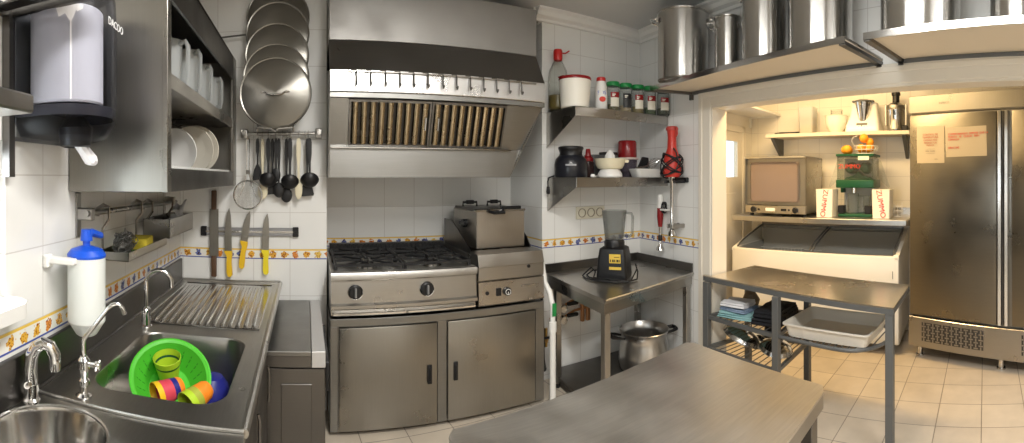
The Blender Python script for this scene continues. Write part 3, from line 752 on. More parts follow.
spoon('cream paddle spatula hanging between the black ladles', .102, .24, .022, .062, CREAMP, 0, .2, .013)
turner('black square turner behind the last ladle', .152, .25, .040, .085, dy=.026)
ladle('black ladle at the hood end of the rail', .166, .215, .054, dy=.004)
t = thing('skimmer', 'large round wire skimmer with a long twin wire handle', 'skimmer', (UX-.195, UY, UZ), group=GU)
b = B(); b.tube([(-.010, 0, .0), (0, 0, .012), (.010, 0, .0), (.008, 0, -.20), (.022, -.004, -.27), (.05, -.004, -.34)], .0032, 7); b.tube([(-.010, 0, .0), (-.008, 0, -.20), (-.022, -.004, -.27), (-.05, -.004, -.34)], .0032, 7); b.box(-.013, .013, -.004, .004, -.205, -.18); obj('handle', b, STEEL_SHINY, t)
b = B(); b.at((0, -.006, -.325)); b.tube(arc((0, 0, 0), .083, 0, 2*pi, 40)[:-1], .0045, 8, closed=True); obj('rim', b, STEEL_SHINY, t)
b = B(); b.at((0, -.006, -.325))
for k in range(-10, 11):
    x = k*.0078; h = math.sqrt(max(0, .082**2-x*x))
    b.tube([(x, 0, -h), (x, .012*(1-(x/.083)**2), 0), (x, 0, h)], .0008, 4); b.tube([(-h, 0, x), (0, .012*(1-(x/.083)**2), x), (h, 0, x)], .0008, 4)
obj('mesh', b, STEEL_SHINY, t)

# ------------------------------------------------------------------ lids on a wall rack
t = thing('lid_rack', 'wall rack of steel bars holding large pot lids', 'rack', (-.17, 2.72, 1.70), 0)
b = B()
for x in (-.10, .10):
    b.tube([(x, -.008, .76), (x, -.008, .005), (x, -.185, .0), (x, -.20, -.045), (x, -.232, -.052), (x, -.242, -.03)], .005, 8)
b.tube([(-.10, -.242, -.03), (-.02, -.242, -.036), (0, -.242, -.052), (.02, -.242, -.036), (.10, -.242, -.03)], .005, 8)
b.box(-.11, .11, -.01, -.001, .30, .33); b.box(-.11, .11, -.01, -.001, .66, .69)
obj('frame', b, STEEL, t)
for k in range(1, 5):
    z = (0, .060, .196, .331, .438)[k]
    b = B(); b.tube([(-.10, -.008, z), (-.10, -.225+.046*k, z-.004), (-.10, -.228+.046*k, z+.012), (.10, -.228+.046*k, z+.012), (.10, -.225+.046*k, z-.004), (.10, -.008, z)], .004, 8); obj('cradle', b, STEEL, t)
b = B(); b.tube([(-.40, -.059, .525), (-.10, -.059, .545)], .005, 10); b.tube([(-.40, -.059, .525), (-.40, -.002, .525)], .005, 8); obj('side_rod', b, STEEL_DK, t)
def lid(label, loc, r, m):
    t = thing('pot_cover', label, 'lid', loc, group='large steel pot lids on the wall rack')
    b = B(); b.at((0, 0, 0), 0, R(90)); b.lathe([(0, .016), (r*.5, .013), (r*.9, .006), (r*.96, .002), (r, .004), (r+.003, -.004), (r-.002, -.01), (r*.95, -.004), (r*.5, .008), (0, .011)], 64); obj('disc', b, m, t)
    b = B(); b.tube([(-.070, -.014, .004), (-.052, -.016, .004), (-.044, -.030, -.006), (-.03, -.034, -.012), (.03, -.034, -.012), (.044, -.030, -.006), (.052, -.016, .004), (.070, -.014, .004)], .0048, 8)
    b.box(-.078, -.05, -.018, -.012, -.002, .010, .002); b.box(.05, .078, -.018, -.012, -.002, .010, .002)
    obj('handle', b, STEEL_SHINY, t)
    return t
LIDM = spun('worn_lid_steel', (.22, .21, .188), .3, .8, 'Y')
lid('round steel pot lid in front, lowest of the five, its handle in full view', (-.168, 2.50, 1.862), .197, LIDM)
lid('steel pot lid just behind the lowest one', (-.168, 2.548, 1.965), .184, LIDM)
lid('third steel pot lid up the wall rack', (-.166, 2.594, 2.098), .181, LIDM)
lid('fourth steel pot lid, second from the top', (-.166, 2.640, 2.235), .183, LIDM)
lid('topmost steel pot lid on the wall rack', (-.166, 2.686, 2.345), .185, LIDM)

# ------------------------------------------------------------------ extractor hood
t = thing('extractor_hood', 'large stainless extractor hood with a row of hooks above the stove', 'hood', (.75, 2.8, 1.395), 0)
HL, HR = .1265, 1.405
b = W(t); b.box(HL+.002, HR, 2.53, 3.21, 2.165, 2.462, .003); obj('duct_box', b, steel('satin_duct_steel', (.40, .39, .375), .5, (1, 40, 40), .06), t)
b = W(t); b.prism([(2.53, 2.162), (2.42, 1.975), (2.424, 1.966), (2.54, 2.155)], HL, HR-.004, 'x'); b.box(HL, HR-.004, 2.54, 3.2, 2.148, 2.158); obj('sloped_top', b, STEEL_DK, t)
b = W(t); b.box(HL, HR, 2.414, 2.427, 1.857, 1.974, .003); obj('front_band', b, steel('pale_band_steel', (.74, .73, .72), .3, (1, 40, 40), .06), t)
b = W(t); b.box(HL, HR, 2.4275, 2.455, 1.828, 1.856, .001); obj('front_lip', b, STEEL_HOOD, t)
YF, ZF0, ZF1, YT = 2.455, 1.828, 1.567, 2.548
b = W(t); b.prism([(3.2, 2.146), (2.43, 1.96), (2.43, 1.83), (2.55, 1.567), (2.555, 1.397), (3.2, 1.397)], HL, HL+.005, 'x'); obj('side_panel', b, STEEL_HOOD, t)
b = W(t); b.add([(HR-.004, 2.46, 1.83), (1.225, YT+.01, 1.397), (1.225, 3.2, 1.397), (HR-.004, 3.2, 1.83), (HR-.004, 3.2, 2.146), (HR-.004, 2.44, 1.98), (HR, 2.46, 1.83), (1.230, YT+.01, 1.397), (1.230, 3.2, 1.397), (HR, 3.2, 1.83), (HR, 3.2, 2.146), (HR, 2.44, 1.98)],
                 [(0, 1, 2, 3), (0, 3, 4, 5), (6, 9, 8, 7), (6, 11, 10, 9), (0, 6, 7, 1), (1, 7, 8, 2), (5, 11, 6, 0)]); obj('side_panel', b, STEEL_HOOD, t)
FX0, FX1 = .232, 1.165
BAFFLE = steel('greasy_bronze_steel', (.36, .29, .19), .22, (1, 40, 1), .3)
def fy(z): return YF+(ZF0-z)*(YT-YF)/(ZF0-ZF1)
b = W(t); b.add([(HL+.006, YF, ZF0), (FX0, YF, ZF0), (FX0, YT, ZF1), (HL+.006, YT, ZF1), (HL+.006, YF+.006, ZF0), (FX0, YF+.006, ZF0), (FX0, YT+.006, ZF1), (HL+.006, YT+.006, ZF1)], [(0, 1, 2, 3), (4, 7, 6, 5), (1, 5, 6, 2), (0, 3, 7, 4)]); obj('cheek_plate', b, STEEL_HOOD, t)
b = W(t); b.add([(FX1, YF, ZF0), (HR-.006, YF, ZF0), (1.294, YT, ZF1), (FX1, YT, ZF1), (FX1, YF+.006, ZF0), (HR-.006, YF+.006, ZF0), (1.294, YT+.006, ZF1), (FX1, YT+.006, ZF1)], [(0, 1, 2, 3), (4, 7, 6, 5), (0, 3, 7, 4), (1, 5, 6, 2)]); obj('cheek_plate', b, STEEL_HOOD, t)
b = W(t); b.prism([(HL+.006, 1.567), (1.292, 1.567), (1.222, 1.397), (HL+.006, 1.397)], YT-.004, YT+.004, 'y'); b.prism([(HL+.006, YT+.004), (1.222, YT+.004), (1.222, 3.2), (HL+.006, 3.2)], 1.397, 1.402); obj('grease_trough', b, STEEL_HOOD, t)
b = W(t); b.box(HL+.01, 1.22, YT-.03, YT-.004, 1.560, 1.568, .002); obj('trough_lip', b, STEEL_SHINY, t)
sa = atan2(-(ZF0-ZF1), YT-YF)
ln = hypot(ZF0-ZF1, YT-YF)-.012
for x0, x1 in ((FX0+.003, .700), (.704, FX1-.003)):
    wd = x1-x0
    def FB():
        q = W(t); q.at((x0, YF+.002, ZF0-.004), 0, sa); return q
    b = FB()
    b.box(0, wd, 0, .014, -.006, .012); b.box(0, wd, ln-.012, ln, -.006, .012); b.box(0, .010, .0142, ln-.0122, -.006, .012); b.box(wd-.010, wd, .0142, ln-.0122, -.006, .012)
    fr = obj('filter', b, STEEL_DK, t)
    b = FB(); b.box(.0105, wd-.0105, .0145, ln-.0125, .022, .025); obj('filter_back', b, mat('dark_backing_steel', (.05, .043, .035), .4, .6), fr)  # dark sheet showing in the gaps between the baffles
    for k in range(9):
        xc = .010+(wd-.020)*(k+.5)/9; q = .0172
        b = FB()
        b.prism([(xc-q, .008), (xc-q*.8, -.003), (xc-q*.35, -.007), (xc+q*.35, -.007), (xc+q*.8, -.003), (xc+q, .008), (xc+q*.86, .008), (xc+q*.66, .0), (xc+q*.3, -.004), (xc-q*.3, -.004), (xc-q*.66, .0), (xc-q*.86, .008)], .0145, ln-.013, 'y')
        obj('baffle', b, BAFFLE, fr)
    b = FB()
    hx = wd-.035 if x0 < .5 else .035
    b.tube([(hx, .09, -.008), (hx, .09, -.03), (hx, .16, -.03), (hx, .16, -.008)], .004, 7); obj('filter_handle', b, CHROME, fr)
b = W(t); b.tube([(.22, 2.402, 1.962), (1.33, 2.402, 1.962)], .004, 8)
for x in (.22, .77, 1.33): b.tube([(x, 2.402, 1.962), (x, 2.416, 1.962)], .004, 6)
obj('hook_rail', b, STEEL, t)
for px in (155, 217, 280, 341, 400, 460, 524, 582, 640, 697, 752, 805, 857):
    x = 2.40*math.tan((320+px/4.26-306)/455)
    b = W(t); b.tube([(x-.028, 2.402, 1.969), (x, 2.402, 1.969), (x, 2.398, 1.955), (x, 2.396, 1.90), (x, 2.388, 1.888), (x, 2.378, 1.892), (x, 2.374, 1.902)], .0046, 7); obj('hook', b, STEEL_DK, t)

# ------------------------------------------------------------------ stove base, gas range, fryer
t = thing('stove_base_cabinet', 'wide stainless two door cabinet under the range and fryer', 'cabinet', (.77, 2.8, 0), 0)
b = W(t)
b.box(.13, 1.41, 2.462, 3.15, .05, .628); b.box(.13, 1.412, 2.448, 2.462, .588, .632, .003)
for x0, x1 in ((.13, .172), (.728, .782), (1.352, 1.412)): b.box(x0, x1, 2.448, 2.462, .022, .590, .002)
b.box(.13, 1.41, 2.455, 2.47, .022, .05)
obj('body', b, STEEL_HOOD, t)
for i, (x0, x1, hx) in enumerate(((.178, .724, .680), (.788, 1.346, .832))):
    b = W(t); b.box(x0, x1, 2.440, 2.458, .026, .584, .004, 2); dr = obj('door', b, STEEL_V, t)
    b = W(t); b.box(hx-.013, hx+.013, 2.430, 2.4405, .25, .355, .004, 2); b.box(hx-.006, hx+.006, 2.424, 2.431, .265, .34, .003); obj('door_handle', b, BLACK, dr)
for x in (.17, 1.37):
    b = W(t); b.cyl((x, 2.52, 0), (x, 2.52, .05), .02); obj('foot', b, BLACK, t)

t = thing('gas_range', 'stainless gas cooktop with two black knobs and iron grates', 'stove', (.55, 2.8, .632), 0)
b = W(t)
b.box(.135, .965, 2.47, 3.15, .645, .865)
b.prism([(2.47, .885), (2.444, .882), (2.438, .872), (2.438, .845), (2.444, .838), (2.458, .836), (2.452, .715), (2.436, .705), (2.436, .688), (2.444, .682), (2.47, .682)], .135, .965, 'x')
b.box(.135, .965, 2.50, 3.15, .862, .868)
obj('body', b, STEEL, t)
b = W(t); b.box(.135, .965, 2.47, 3.15, .866, .872, .002); b.box(.135, .16, 2.47, 3.12, .868, .884, .003); b.box(.94, .965, 2.47, 3.12, .868, .884, .003); b.box(.135, .965, 2.462, 2.50, .868, .886, .003); obj('hob_top', b, STEEL_TOP, t)
for x0, x1 in ((.145, .548), (.556, .958)):
    b = W(t); b.box(x0, x1, 2.442, 2.50, .650, .664, .003); obj('drip_tray', b, STEEL_SHINY, t)
for x in (.267, .668):
    b = W(t); b.at((x, 2.452, .776), 0, R(90)); b.lathe([(.036, 0), (.036, .012), (.030, .016), (0, .016)], 28); kb = obj('knob', b, BLACK, t)
    b = W(t); b.at((x, 2.452, .776), 0, R(90)); b.lathe([(.037, -.001), (.043, .002), (.041, .008), (.0355, .006)], 28); obj('bezel', b, CHROME, kb)
    b = W(t); b.box(x-.0055, x+.0055, 2.418, 2.436, .750, .802, .003); obj('pointer', b, mat('knob_marker', (.22, .22, .22), .4), kb)
b = W(t); b.box(.16, .966, 3.085, 3.15, .875, .945, .003)
obj('rear_flue', b, IRON, t)
for k in range(30):
    x = .170+.0265*k
    b = W(t); b.box(x, x+.014, 3.074, 3.086, .885, .94, .002); obj('flue_fin', b, IRON, t)
for x0, x1 in ((.165, .545), (.555, .935)):
    b = W(t)
    for x in (x0, x1): b.bar((x, 2.50, .912), (x, 3.05, .912), .014)
    for y in (2.50, 2.775, 3.05): b.bar((x0, y, .912), (x1, y, .912), .014)
    for cy in (2.64, 2.91):
        cx = (x0+x1)/2
        for a in range(8):
            c, s_ = cos(a*pi/4), sin(a*pi/4); k = min((.185/abs(c)) if abs(c) > .1 else 9, (.13/abs(s_)) if abs(s_) > .1 else 9)
            b.bar((cx+.045*c, cy+.045*s_, .916), (cx+k*c, cy+k*s_, .914), .011)
    for x in (x0, x1):
        for y in (2.50, 2.775, 3.05): b.box(x-.008, x+.008, y-.008, y+.008, .870, .914)
    obj('grate', b, IRON, t)
    for cy in (2.64, 2.91):
        b = W(t); b.at(((x0+x1)/2, cy, .870)); b.lathe([(.062, .002), (.055, .012), (.045, .016), (.04, .026), (0, .026)], 28); bn = obj('burner', b, STEEL_SHINY, t)
        b = W(t); b.at(((x0+x1)/2, cy, .895)); b.lathe([(.038, 0), (.040, .006), (.03, .011), (0, .011)], 28); obj('burner_cap', b, IRON, bn)

t = thing('deep_fryer', 'stainless countertop fryer with a boxed oil tank beside the gas range', 'fryer', (1.19, 2.8, .632), 0)
b = W(t)
b.box(.975, 1.405, 2.47, 3.13, .648, .93)
b.prism([(2.47, .945), (2.462, .945), (2.440, .880), (2.440, .874), (2.446, .870), (2.446, .797), (2.452, .793), (2.47, .793)], .975, 1.408, 'x')
b.prism([(2.47, .945), (2.462, .945), (2.58, .952), (2.58, .93), (2.47, .93)], .975, 1.405, 'x')
obj('body', b, STEEL, t)
b = W(t); b.prism([(2.47, .786), (2.446, .786), (2.440, .655), (2.446, .648), (2.47, .648)], .975, 1.408, 'x'); cp = obj('control_panel', b, steel('panel_steel', (.48, .45, .41), .28, (1, 40, 40)), t)
b = W(t); b.at((1.155, 2.444, .722), 0, R(88)); b.lathe([(.024, 0), (.024, .016), (.020, .02), (0, .02)], 24); kb = obj('thermostat_knob', b, BLACK, cp)
b = W(t); b.at((1.155, 2.4238, .722), 0, R(90)); b.lathe([(.016, 0), (.018, .001), (.016, .002), (.0145, .001)], 24); b.box(-.002, .002, -.014, .0, 0, .001); obj('dial_mark', b, WHITE, kb)
b = W(t); b.box(1.085, 1.117, 2.436, 2.446, .700, .746, .003); obj('switch', b, BLACK, cp)
b = W(t); b.at((1.028, 2.444, .722), 0, R(88)); b.lathe([(.012, 0), (.011, .005), (0, .006)], 18); obj('pilot_lamp', b, BLACK, cp)
b = W(t); b.box(1.25, 1.37, 2.437, 2.446, .738, .750, .002); obj('nameplate', b, STEEL_SHINY, cp)
b = W(t); b.at((1.302, 2.446, .858), 0, R(90)); b.lathe([(.011, 0), (.010, .006), (0, .007)], 18); obj('reset_button', b, BLACK, t)
b = W(t); b.box(1.03, 1.365, 2.62, 3.06, .952, 1.185, .004); obj('tank_box', b, steel('tank_steel', (.42, .39, .35), .34, (40, 1, 1)), t)
b = W(t); b.box(1.035, 1.195, 2.66, 3.05, 1.185, 1.20, .004); b.box(1.205, 1.36, 2.66, 3.05, 1.185, 1.20, .004); obj('tank_lid', b, STEEL_DK, t)
b = W(t); b.box(1.02, 1.37, 2.615, 2.66, 1.182, 1.196, .003); obj('tank_rim', b, STEEL_SHINY, t)
for x in (1.10, 1.28):
    b = W(t); b.tube([(x-.05, 2.92, 1.20), (x-.05, 2.92, 1.228), (x+.05, 2.92, 1.228), (x+.05, 2.92, 1.20)], .008, 8); b.box(x-.028, x+.028, 2.905, 2.935, 1.215, 1.242, .005); obj('lid_handle', b, BLACK, t)
b = W(t); b.tube([(1.11, 2.63, 1.19), (1.11, 2.60, 1.185), (1.13, 2.575, 1.178), (1.20, 2.575, 1.178), (1.21, 2.60, 1.185), (1.21, 2.63, 1.19)], .010, 8); obj('front_handle', b, BLACK, t)
b = W(t); b.box(1.22, 1.36, 2.655, 2.69, 1.195, 1.212, .004); obj('basket_rest', b, BLACK, t)
b = W(t); b.cyl((1.03, 2.80, 1.10), (1.002, 2.80, 1.10), .026); b.box(.996, 1.012, 2.74, 2.86, 1.088, 1.112, .005); obj('side_handle', b, BLACK, t)
for x in (.978, 1.397):
    b = W(t); b.prism([(2.56, .945), (2.60, .965), (2.95, 1.105), (3.12, 1.105), (3.12, .93), (2.56, .93)], x, x+.006, 'x') if x < 1 else b.prism([(2.60, .945), (2.66, 1.01), (2.74, 1.055), (3.12, 1.055), (3.12, .93), (2.60, .93)], x, x+.006, 'x'); obj('splash_guard', b, STEEL_DK, t)

# ------------------------------------------------------------------ gas pipes beside the fryer
t = thing('white_drain_pipe', 'white bent plastic pipe rising beside the fryer', 'pipe', (1.458, 2.42, 0), 0)
b = W(t); b.tube([(1.458, 2.42, .0), (1.458, 2.42, .46)], .020, 14); b.cyl((1.458, 2.42, .44), (1.458, 2.42, .50), .024); obj('lower_pipe', b, WHITE, t)
b = W(t); b.tube([(1.458, 2.42, .50), (1.458, 2.42, .60), (1.455, 2.45, .68), (1.448, 2.50, .73), (1.446, 2.53, .84)], .017, 12); obj('upper_pipe', b, WHITE, t)
b = W(t); b.box(1.444, 1.472, 2.399, 2.4015, .54, .62); obj('green_sticker', b, LIDGREEN, t)
t = thing('gas_hose', 'black rubber gas hose with lever valves beside the fryer base', 'hose', (1.45, 2.55, 0), 0)
b = W(t); b.tube([(1.428, 2.56, .70), (1.427, 2.50, .62), (1.427, 2.49, .45), (1.427, 2.48, .33)], .010, 10); obj('hose', b, BLACKR, t)
b = W(t); b.tube([(1.427, 2.48, .33), (1.428, 2.478, .25), (1.430, 2.476, .20)], [.007, .007, .013], 10); b.sphere((1.430, 2.476, .195), .0145, 12, (1, 1, 1.2)); obj('plug', b, BLACKR, t)
b = W(t); b.cyl((1.43, 2.52, .335), (1.50, 2.56, .345), .012); b.cyl((1.485, 2.55, .30), (1.485, 2.55, .42), .010); b.box(1.474, 1.497, 2.54, 2.562, .325, .36, .004); obj('valve', b, BRASS, t)
b = W(t); b.box(1.465, 1.51, 2.525, 2.537, .355, .37, .003); obj('valve_lever', b, BLACK, t)
t = thing('gas_pipework', 'copper gas pipes with round steel valves under the worktable', 'pipe', (1.72, 2.70, 0), 0)
for i, z in enumerate((.48, .40)):
    b = W(t); b.tube([(1.60, 2.69, z-.06+.02*i), (1.66, 2.69, z), (1.80, 2.69, z+.05), (1.905+.03*i, 2.69, z+.06)], .009, 10); obj('pipe', b, COPPER, t)
    b = W(t); b.at((1.685, 2.668, z+.008), 0, R(90)); b.lathe([(0, .03), (.026, .028), (.034, .012), (.034, -.01), (0, -.012)], 22); obj('valve_body', b, STEEL_SHINY, t)
    b = W(t); b.box(1.72, 1.81, 2.645, 2.672, z+.022, z+.046, .006); obj('valve_lever', b, BLACKR, t)
b = W(t); b.box(1.86, 1.885, 2.68, 2.705, .36, .56, .004); b.box(1.905, 1.935, 2.68, 2.705, .36, .58, .004); obj('riser', b, COPPER, t)
# ------------------------------------------------------------------ two shelves in the corner
def wall_shelf(label, z, x0, zb):
    t = thing('wall_shelf', label, 'shelf', (2.0, 2.72, z), 0)
    b = W(t); b.box(x0, 2.405, 2.362, 2.715, z-.003, z, 0); obj('board', b, STEEL_DK, t)
    b = W(t); b.box(x0, 2.405, 2.358, 2.363, z-.062, z+.001, .001); obj('front_lip', b, STEEL, t)
    for x in (x0,):
        b = W(t); b.prism([(2.715, zb), (2.715, z), (2.36, z), (2.36, z-.06)], x, x+.004, 'x'); obj('bracket', b, STEEL, t)
    return t
wall_shelf('upper corner shelf holding the spice jars', 1.846, 1.585, 1.60)
wall_shelf('lower corner shelf holding the small appliances', 1.396, 1.592, 1.165)
Z1, Z2 = 1.8475, 1.3975

def oil(label, loc, r, h, lev, m=OIL, cap=True):
    t = thing('oil_bottle', label, 'bottle', loc)
    k = h/.42
    b = B(); b.lathe([(0, .004), (r*.8, 0), (r, .02), (r, .085*k), (r*.96, .095*k), (r, .105*k), (r, .22*k), (r*.9, .275*k), (r*.45, .34*k), (r*.30, .36*k), (r*.30, .385*k)], 30); obj('body', b, thin('pet_plastic', (.90, .91, .89), .1, .2, .05), t)
    b = B(); b.lathe([(0, .006), (r*.78, .006), (r*.965, .022), (r*.965, lev), (0, lev)], 30); obj('oil', b, m, t)
    b = B(); b.lathe([(r*.42, .345*k), (r*.46, .36*k), (r*.46, .408*k), (r*.40, .42*k), (0, .42*k)], 24)
    if cap: b.tube([(r*.4, 0, .40*k), (r*.9, 0, .405*k), (r*1.35, .0, .425*k)], .005, 6)
    obj('cap', b, RED, t)
    return t
oil('large clear oil bottle with a red cap behind the white bucket', (1.632, 2.640, Z1), .068, .42, .105, mat('dark_oil', (.20, .15, .03), .3, noise=.5, nscale=40))
oil('smaller bottle of yellow oil mostly hidden by the white bucket', (1.80, 2.635, Z1), .055, .26, .10)
t = thing('plastic_bucket', 'white plastic bucket with a dark red lid on the upper corner shelf', 'bucket', (1.652, 2.462, Z1))
b = B(); b.lathe([(0, 0), (.088, 0), (.092, .004), (.105, .185), (.105, .19), (0, .19)], 36); obj('body', b, mat('milk_white_plastic', (.82, .79, .70), .4), t)
b = B(); b.lathe([(.1045, .178), (.107, .178), (.1075, .190), (.104, .198), (.095, .194), (0, .192)], 36); b.box(-.115, .115, -.03, .03, .190, .199, .004) ; obj('lid', b, DKRED, t)
t = thing('squeeze_bottle', 'white squeeze bottle with a red cap and blue lettering', 'bottle', (1.868, 2.465, Z1))
b = B(); b.lathe([(0, 0), (.040, 0), (.043, .005), (.043, .10), (.038, .17), (.030, .205), (0, .205)], 28); obj('body', b, WHITE, t)
b = B(); b.lathe([(.032, .20), (.032, .222), (.027, .228), (0, .228)], 24); obj('cap', b, RED, t)
DIRJ = atan2(1.868, 2.465)
text('lettering', 'SOS', .034, mat('blue_ink', (.05, .12, .5), .5), t, (.0435*sin(DIRJ-pi)+.008, .0435*cos(DIRJ-pi), .118), (R(90), 0, -DIRJ))
b = B(); b.at((0, 0, .075), -DIRJ); b.prism([(.022*cos(a)+.01, .018*sin(a)) for a in [pi*i/8 for i in range(16)]], -.0445, -.042, 'y'); obj('red_mark', b, REDINK, t)

def jar(label, loc, lidm, lab, fill, dark=False):
    t = thing('spice_jar', label, 'jar', loc, rz=-atan2(loc[0], loc[1]), group='spice jars on the upper shelf')
    b = B(); b.lathe([(0, .003), (.043, 0), (.0465, .006), (.0465, .165), (.042, .182), (.042, .19), (.040, .19), (.040, .18), (.045, .163), (.045, .008), (0, .006)], 28); obj('glass', b, CLEAR, t)
    b = B(); b.lathe([(0, .008), (.0445, .010), (.0445, .055), (0, .06)], 24); obj('contents', b, fill, t)
    b = B(); b.lathe([(.0425, .182), (.0465, .184), (.047, .206), (.044, .212), (0, .212)], 28); obj('lid', b, lidm, t)
    a0, a1 = -pi/2-.35, -pi/2+1.05
    b = B(); b.lathe([(.0470, .038), (.0470, .10)], 14, a0, a1); lb = obj('label', b, lab, t)
    b = B(); b.lathe([(.0471, .10), (.0471, .138)], 14, a0, a1); obj('label_band', b, DKRED if not dark else BLACK, lb)
    b = B()
    for i, (w_, z_) in enumerate(((.5, .118), (.35, .108))): b.lathe([(.0474, z_), (.0474, z_+.006)], 8, -pi/2-.1, -pi/2-.1+w_)
    obj('label_print', b, LABELW, lb)
    return t
JX = [(1.98, 2.475), (2.083, 2.462), (2.184, 2.447), (2.281, 2.42), (2.358, 2.360)]
jar('green lidded spice jar beside the white squeeze bottle', (*JX[0], Z1), LIDGREEN, LABELW, HERBS)
jar('green lidded spice jar with a black label', (*JX[1], Z1), LIDGREEN, mat('black_label', (.03, .03, .03), .5), mat('pale_spice', (.40, .30, .17), .9, noise=.4, nscale=150), True)
jar('green lidded spice jar in the middle of the row', (*JX[2], Z1), LIDGREEN, LABELW, mat('ochre_spice', (.30, .22, .07), .9, noise=.5, nscale=150))
jar('green lidded spice jar next to the black lidded one', (*JX[3], Z1), LIDGREEN, LABELW, mat('green_herbs', (.06, .10, .03), .9, noise=.5, nscale=150))
j5 = jar('black lidded spice jar at the pot shelf end of the row', (*JX[4], Z1), BLACK, LABELW, mat('dark_spice', (.04, .05, .02), .9, noise=.5, nscale=150))

j5.scale = (1, 1, .93)
t = thing('coffee_grinder', 'squat black electric grinder on the lower corner shelf', 'grinder', (1.655, 2.515, Z2), rz=R(-33))
b = B(); b.lathe([(0, 0), (.105, 0), (.110, .01), (.110, .085), (.102, .12), (.078, .145), (0, .145)], 36); obj('body', b, mat('navy_black_plastic', (.010, .011, .016), .3), t)
b = B(); b.lathe([(.078, .143), (.074, .16), (.079, .18), (.084, .186), (.084, .198), (.078, .203), (0, .203)], 36); obj('lid', b, BLACK, t)
b = B(); b.box(-.035, .035, -.1125, -.108, .075, .085, .001); b.prism([(-.014, .088), (.0, .10), (.014, .088)], -.1125, -.107, 'y'); obj('badge', b, mat('grey_ink', (.35, .36, .38), .4), t)
b = W(t); b.tube([(1.60, 2.61, 1.41), (1.585, 2.64, 1.404), (1.572, 2.66, 1.395), (1.566, 2.665, 1.37), (1.566, 2.66, 1.33)], .005, 7); b.tube([(1.566, 2.66, 1.335), (1.566, 2.66, 1.30), (1.566, 2.66, 1.285)], [.010, .014, .011], 9); obj('power_cord', b, BLACKR, t)
t = thing('shaker_bottle', 'dark bottle with a red nozzle cap beside the black grinder', 'bottle', (1.856, 2.600, Z2))
b = B(); b.lathe([(0, 0), (.038, 0), (.042, .006), (.042, .10), (.036, .115), (0, .115)], 24); obj('body', b, thin('brown_clear_plastic', (.55, .42, .40), .15, .2, .3, (.2, .12, .11)), t)
b = B(); b.lathe([(.037, .112), (.038, .135), (.022, .15), (.016, .195), (.012, .2), (0, .2)], 24); obj('cap', b, DKRED, t)
t = thing('citrus_juicer', 'cream electric citrus juicer with a white cone', 'juicer', (1.935, 2.452, Z2), rz=R(-38))
b = B(); b.lathe([(0, 0), (.082, 0), (.086, .006), (.084, .025), (.065, .055), (.062, .06), (0, .06)], 32); obj('base', b, WHITE, t)
b = B(); b.lathe([(.055, .052), (.085, .062), (.098, .085), (.106, .122), (.109, .128), (.105, .128), (.09, .085), (.05, .068), (0, .07)], 36); b.box(.09, .13, -.014, .014, .10, .122, .006); obj('bowl', b, CREAMP, t)
b = B()
pr = []
for i in range(9):
    a = pi/2*i/8; pr.append((.038*cos(a)**.8 if i < 8 else 0, .07+.095*sin(a)))
b.lathe([(.055, .088), (.05, .098)]+[(r, z+.02) for r, z in pr], 30)
for k in range(10):
    a = 2*pi*k/10; b.tube([(.038*cos(a), .038*sin(a), .10), (.030*cos(a), .030*sin(a), .15), (.006*cos(a), .006*sin(a), .184)], .004, 6)
obj('reamer', b, PORCELAIN, t)
b = B(); b.tube([(-.08, .0, .01), (-.11, -.02, .004), (-.125, -.05, .004), (-.10, -.07, .004), (-.115, -.085, .005)], .005, 6); b.box(-.13, -.10, -.10, -.075, .0, .022, .005); obj('power_cord', b, WHITE, t)
t = thing('mini_chopper', 'small chopper with a dark red motor on a clear bowl', 'chopper', (2.228, 2.612, Z2))
b = B(); b.lathe([(0, .002), (.062, 0), (.066, .006), (.074, .13), (.071, .132), (.063, .008), (0, .008)], 30); obj('bowl', b, thin('smoky_purple_plastic', (.72, .68, .74), .12, .2, .25, (.4, .36, .42)), t)
b = B(); b.lathe([(.0, .131), (.080, .131), (.086, .135), (.086, .141), (.078, .148), (0, .15)], 36); obj('collar', b, mat('pale_pink_plastic', (.72, .60, .56), .4), t)
b = B(); b.lathe([(.070, .146), (.072, .16), (.070, .262), (.062, .275), (0, .278)], 32); obj('motor', b, DKRED, t)
b = B(); b.cyl((0, 0, .01), (0, 0, .13), .009); b.box(-.045, .045, -.008, .008, .03, .034); b.box(-.008, .008, -.045, .045, .06, .064); obj('blade', b, STEEL_SHINY, t)
t = thing('storage_box', 'dark storage box with a wide rim behind the cream juicer', 'box', (2.022, 2.655, Z2))
b = B(); b.loft([[(x, y, 0) for x, y in rrect(-.11, .10, -.04, .045, .02)], [(x, y, .15) for x, y in rrect(-.12, .11, -.045, .05, .02)]]); b.at((0, 0, .148)); b.prism(rrect(-.13, .12, -.05, .055, .02), 0, .014); obj('body', b, GREYMET, t)
b = B(); b.at((0, 0, .163)); b.prism(rrect(.0, .12, -.048, .05, .02), 0, .022); obj('lid', b, BLACK, t)
t = thing('shallow_tray', 'shallow white plastic tray at the wall end of the lower shelf', 'tray', (2.262, 2.435, Z2), rz=R(-8))
b = B(); b.loft([[(x, y, .062) for x, y in rrect(-.128, .122, -.072, .062, .03)], [(x, y, .056) for x, y in rrect(-.128, .122, -.072, .062, .03)], [(x, y, .0) for x, y in rrect(-.108, .102, -.058, .048, .03)]]); b.loft([[(x, y, .062) for x, y in rrect(-.128, .122, -.072, .062, .03)], [(x, y, .058) for x, y in rrect(-.120, .114, -.064, .054, .03)], [(x, y, .004) for x, y in rrect(-.10, .095, -.05, .04, .03)]]); obj('body', b, mat('grey_white_plastic', (.62, .62, .60), .35), t)
t = thing('balloon_whisk', 'wire balloon whisk lying in the white tray', 'whisk', (2.22, 2.43, 1.462), rz=R(-12))
b = B(); b.cyl((-.06, .0, .0), (.04, .0, .018), .006); obj('handle', b, STEEL_SHINY, t)
b = B()
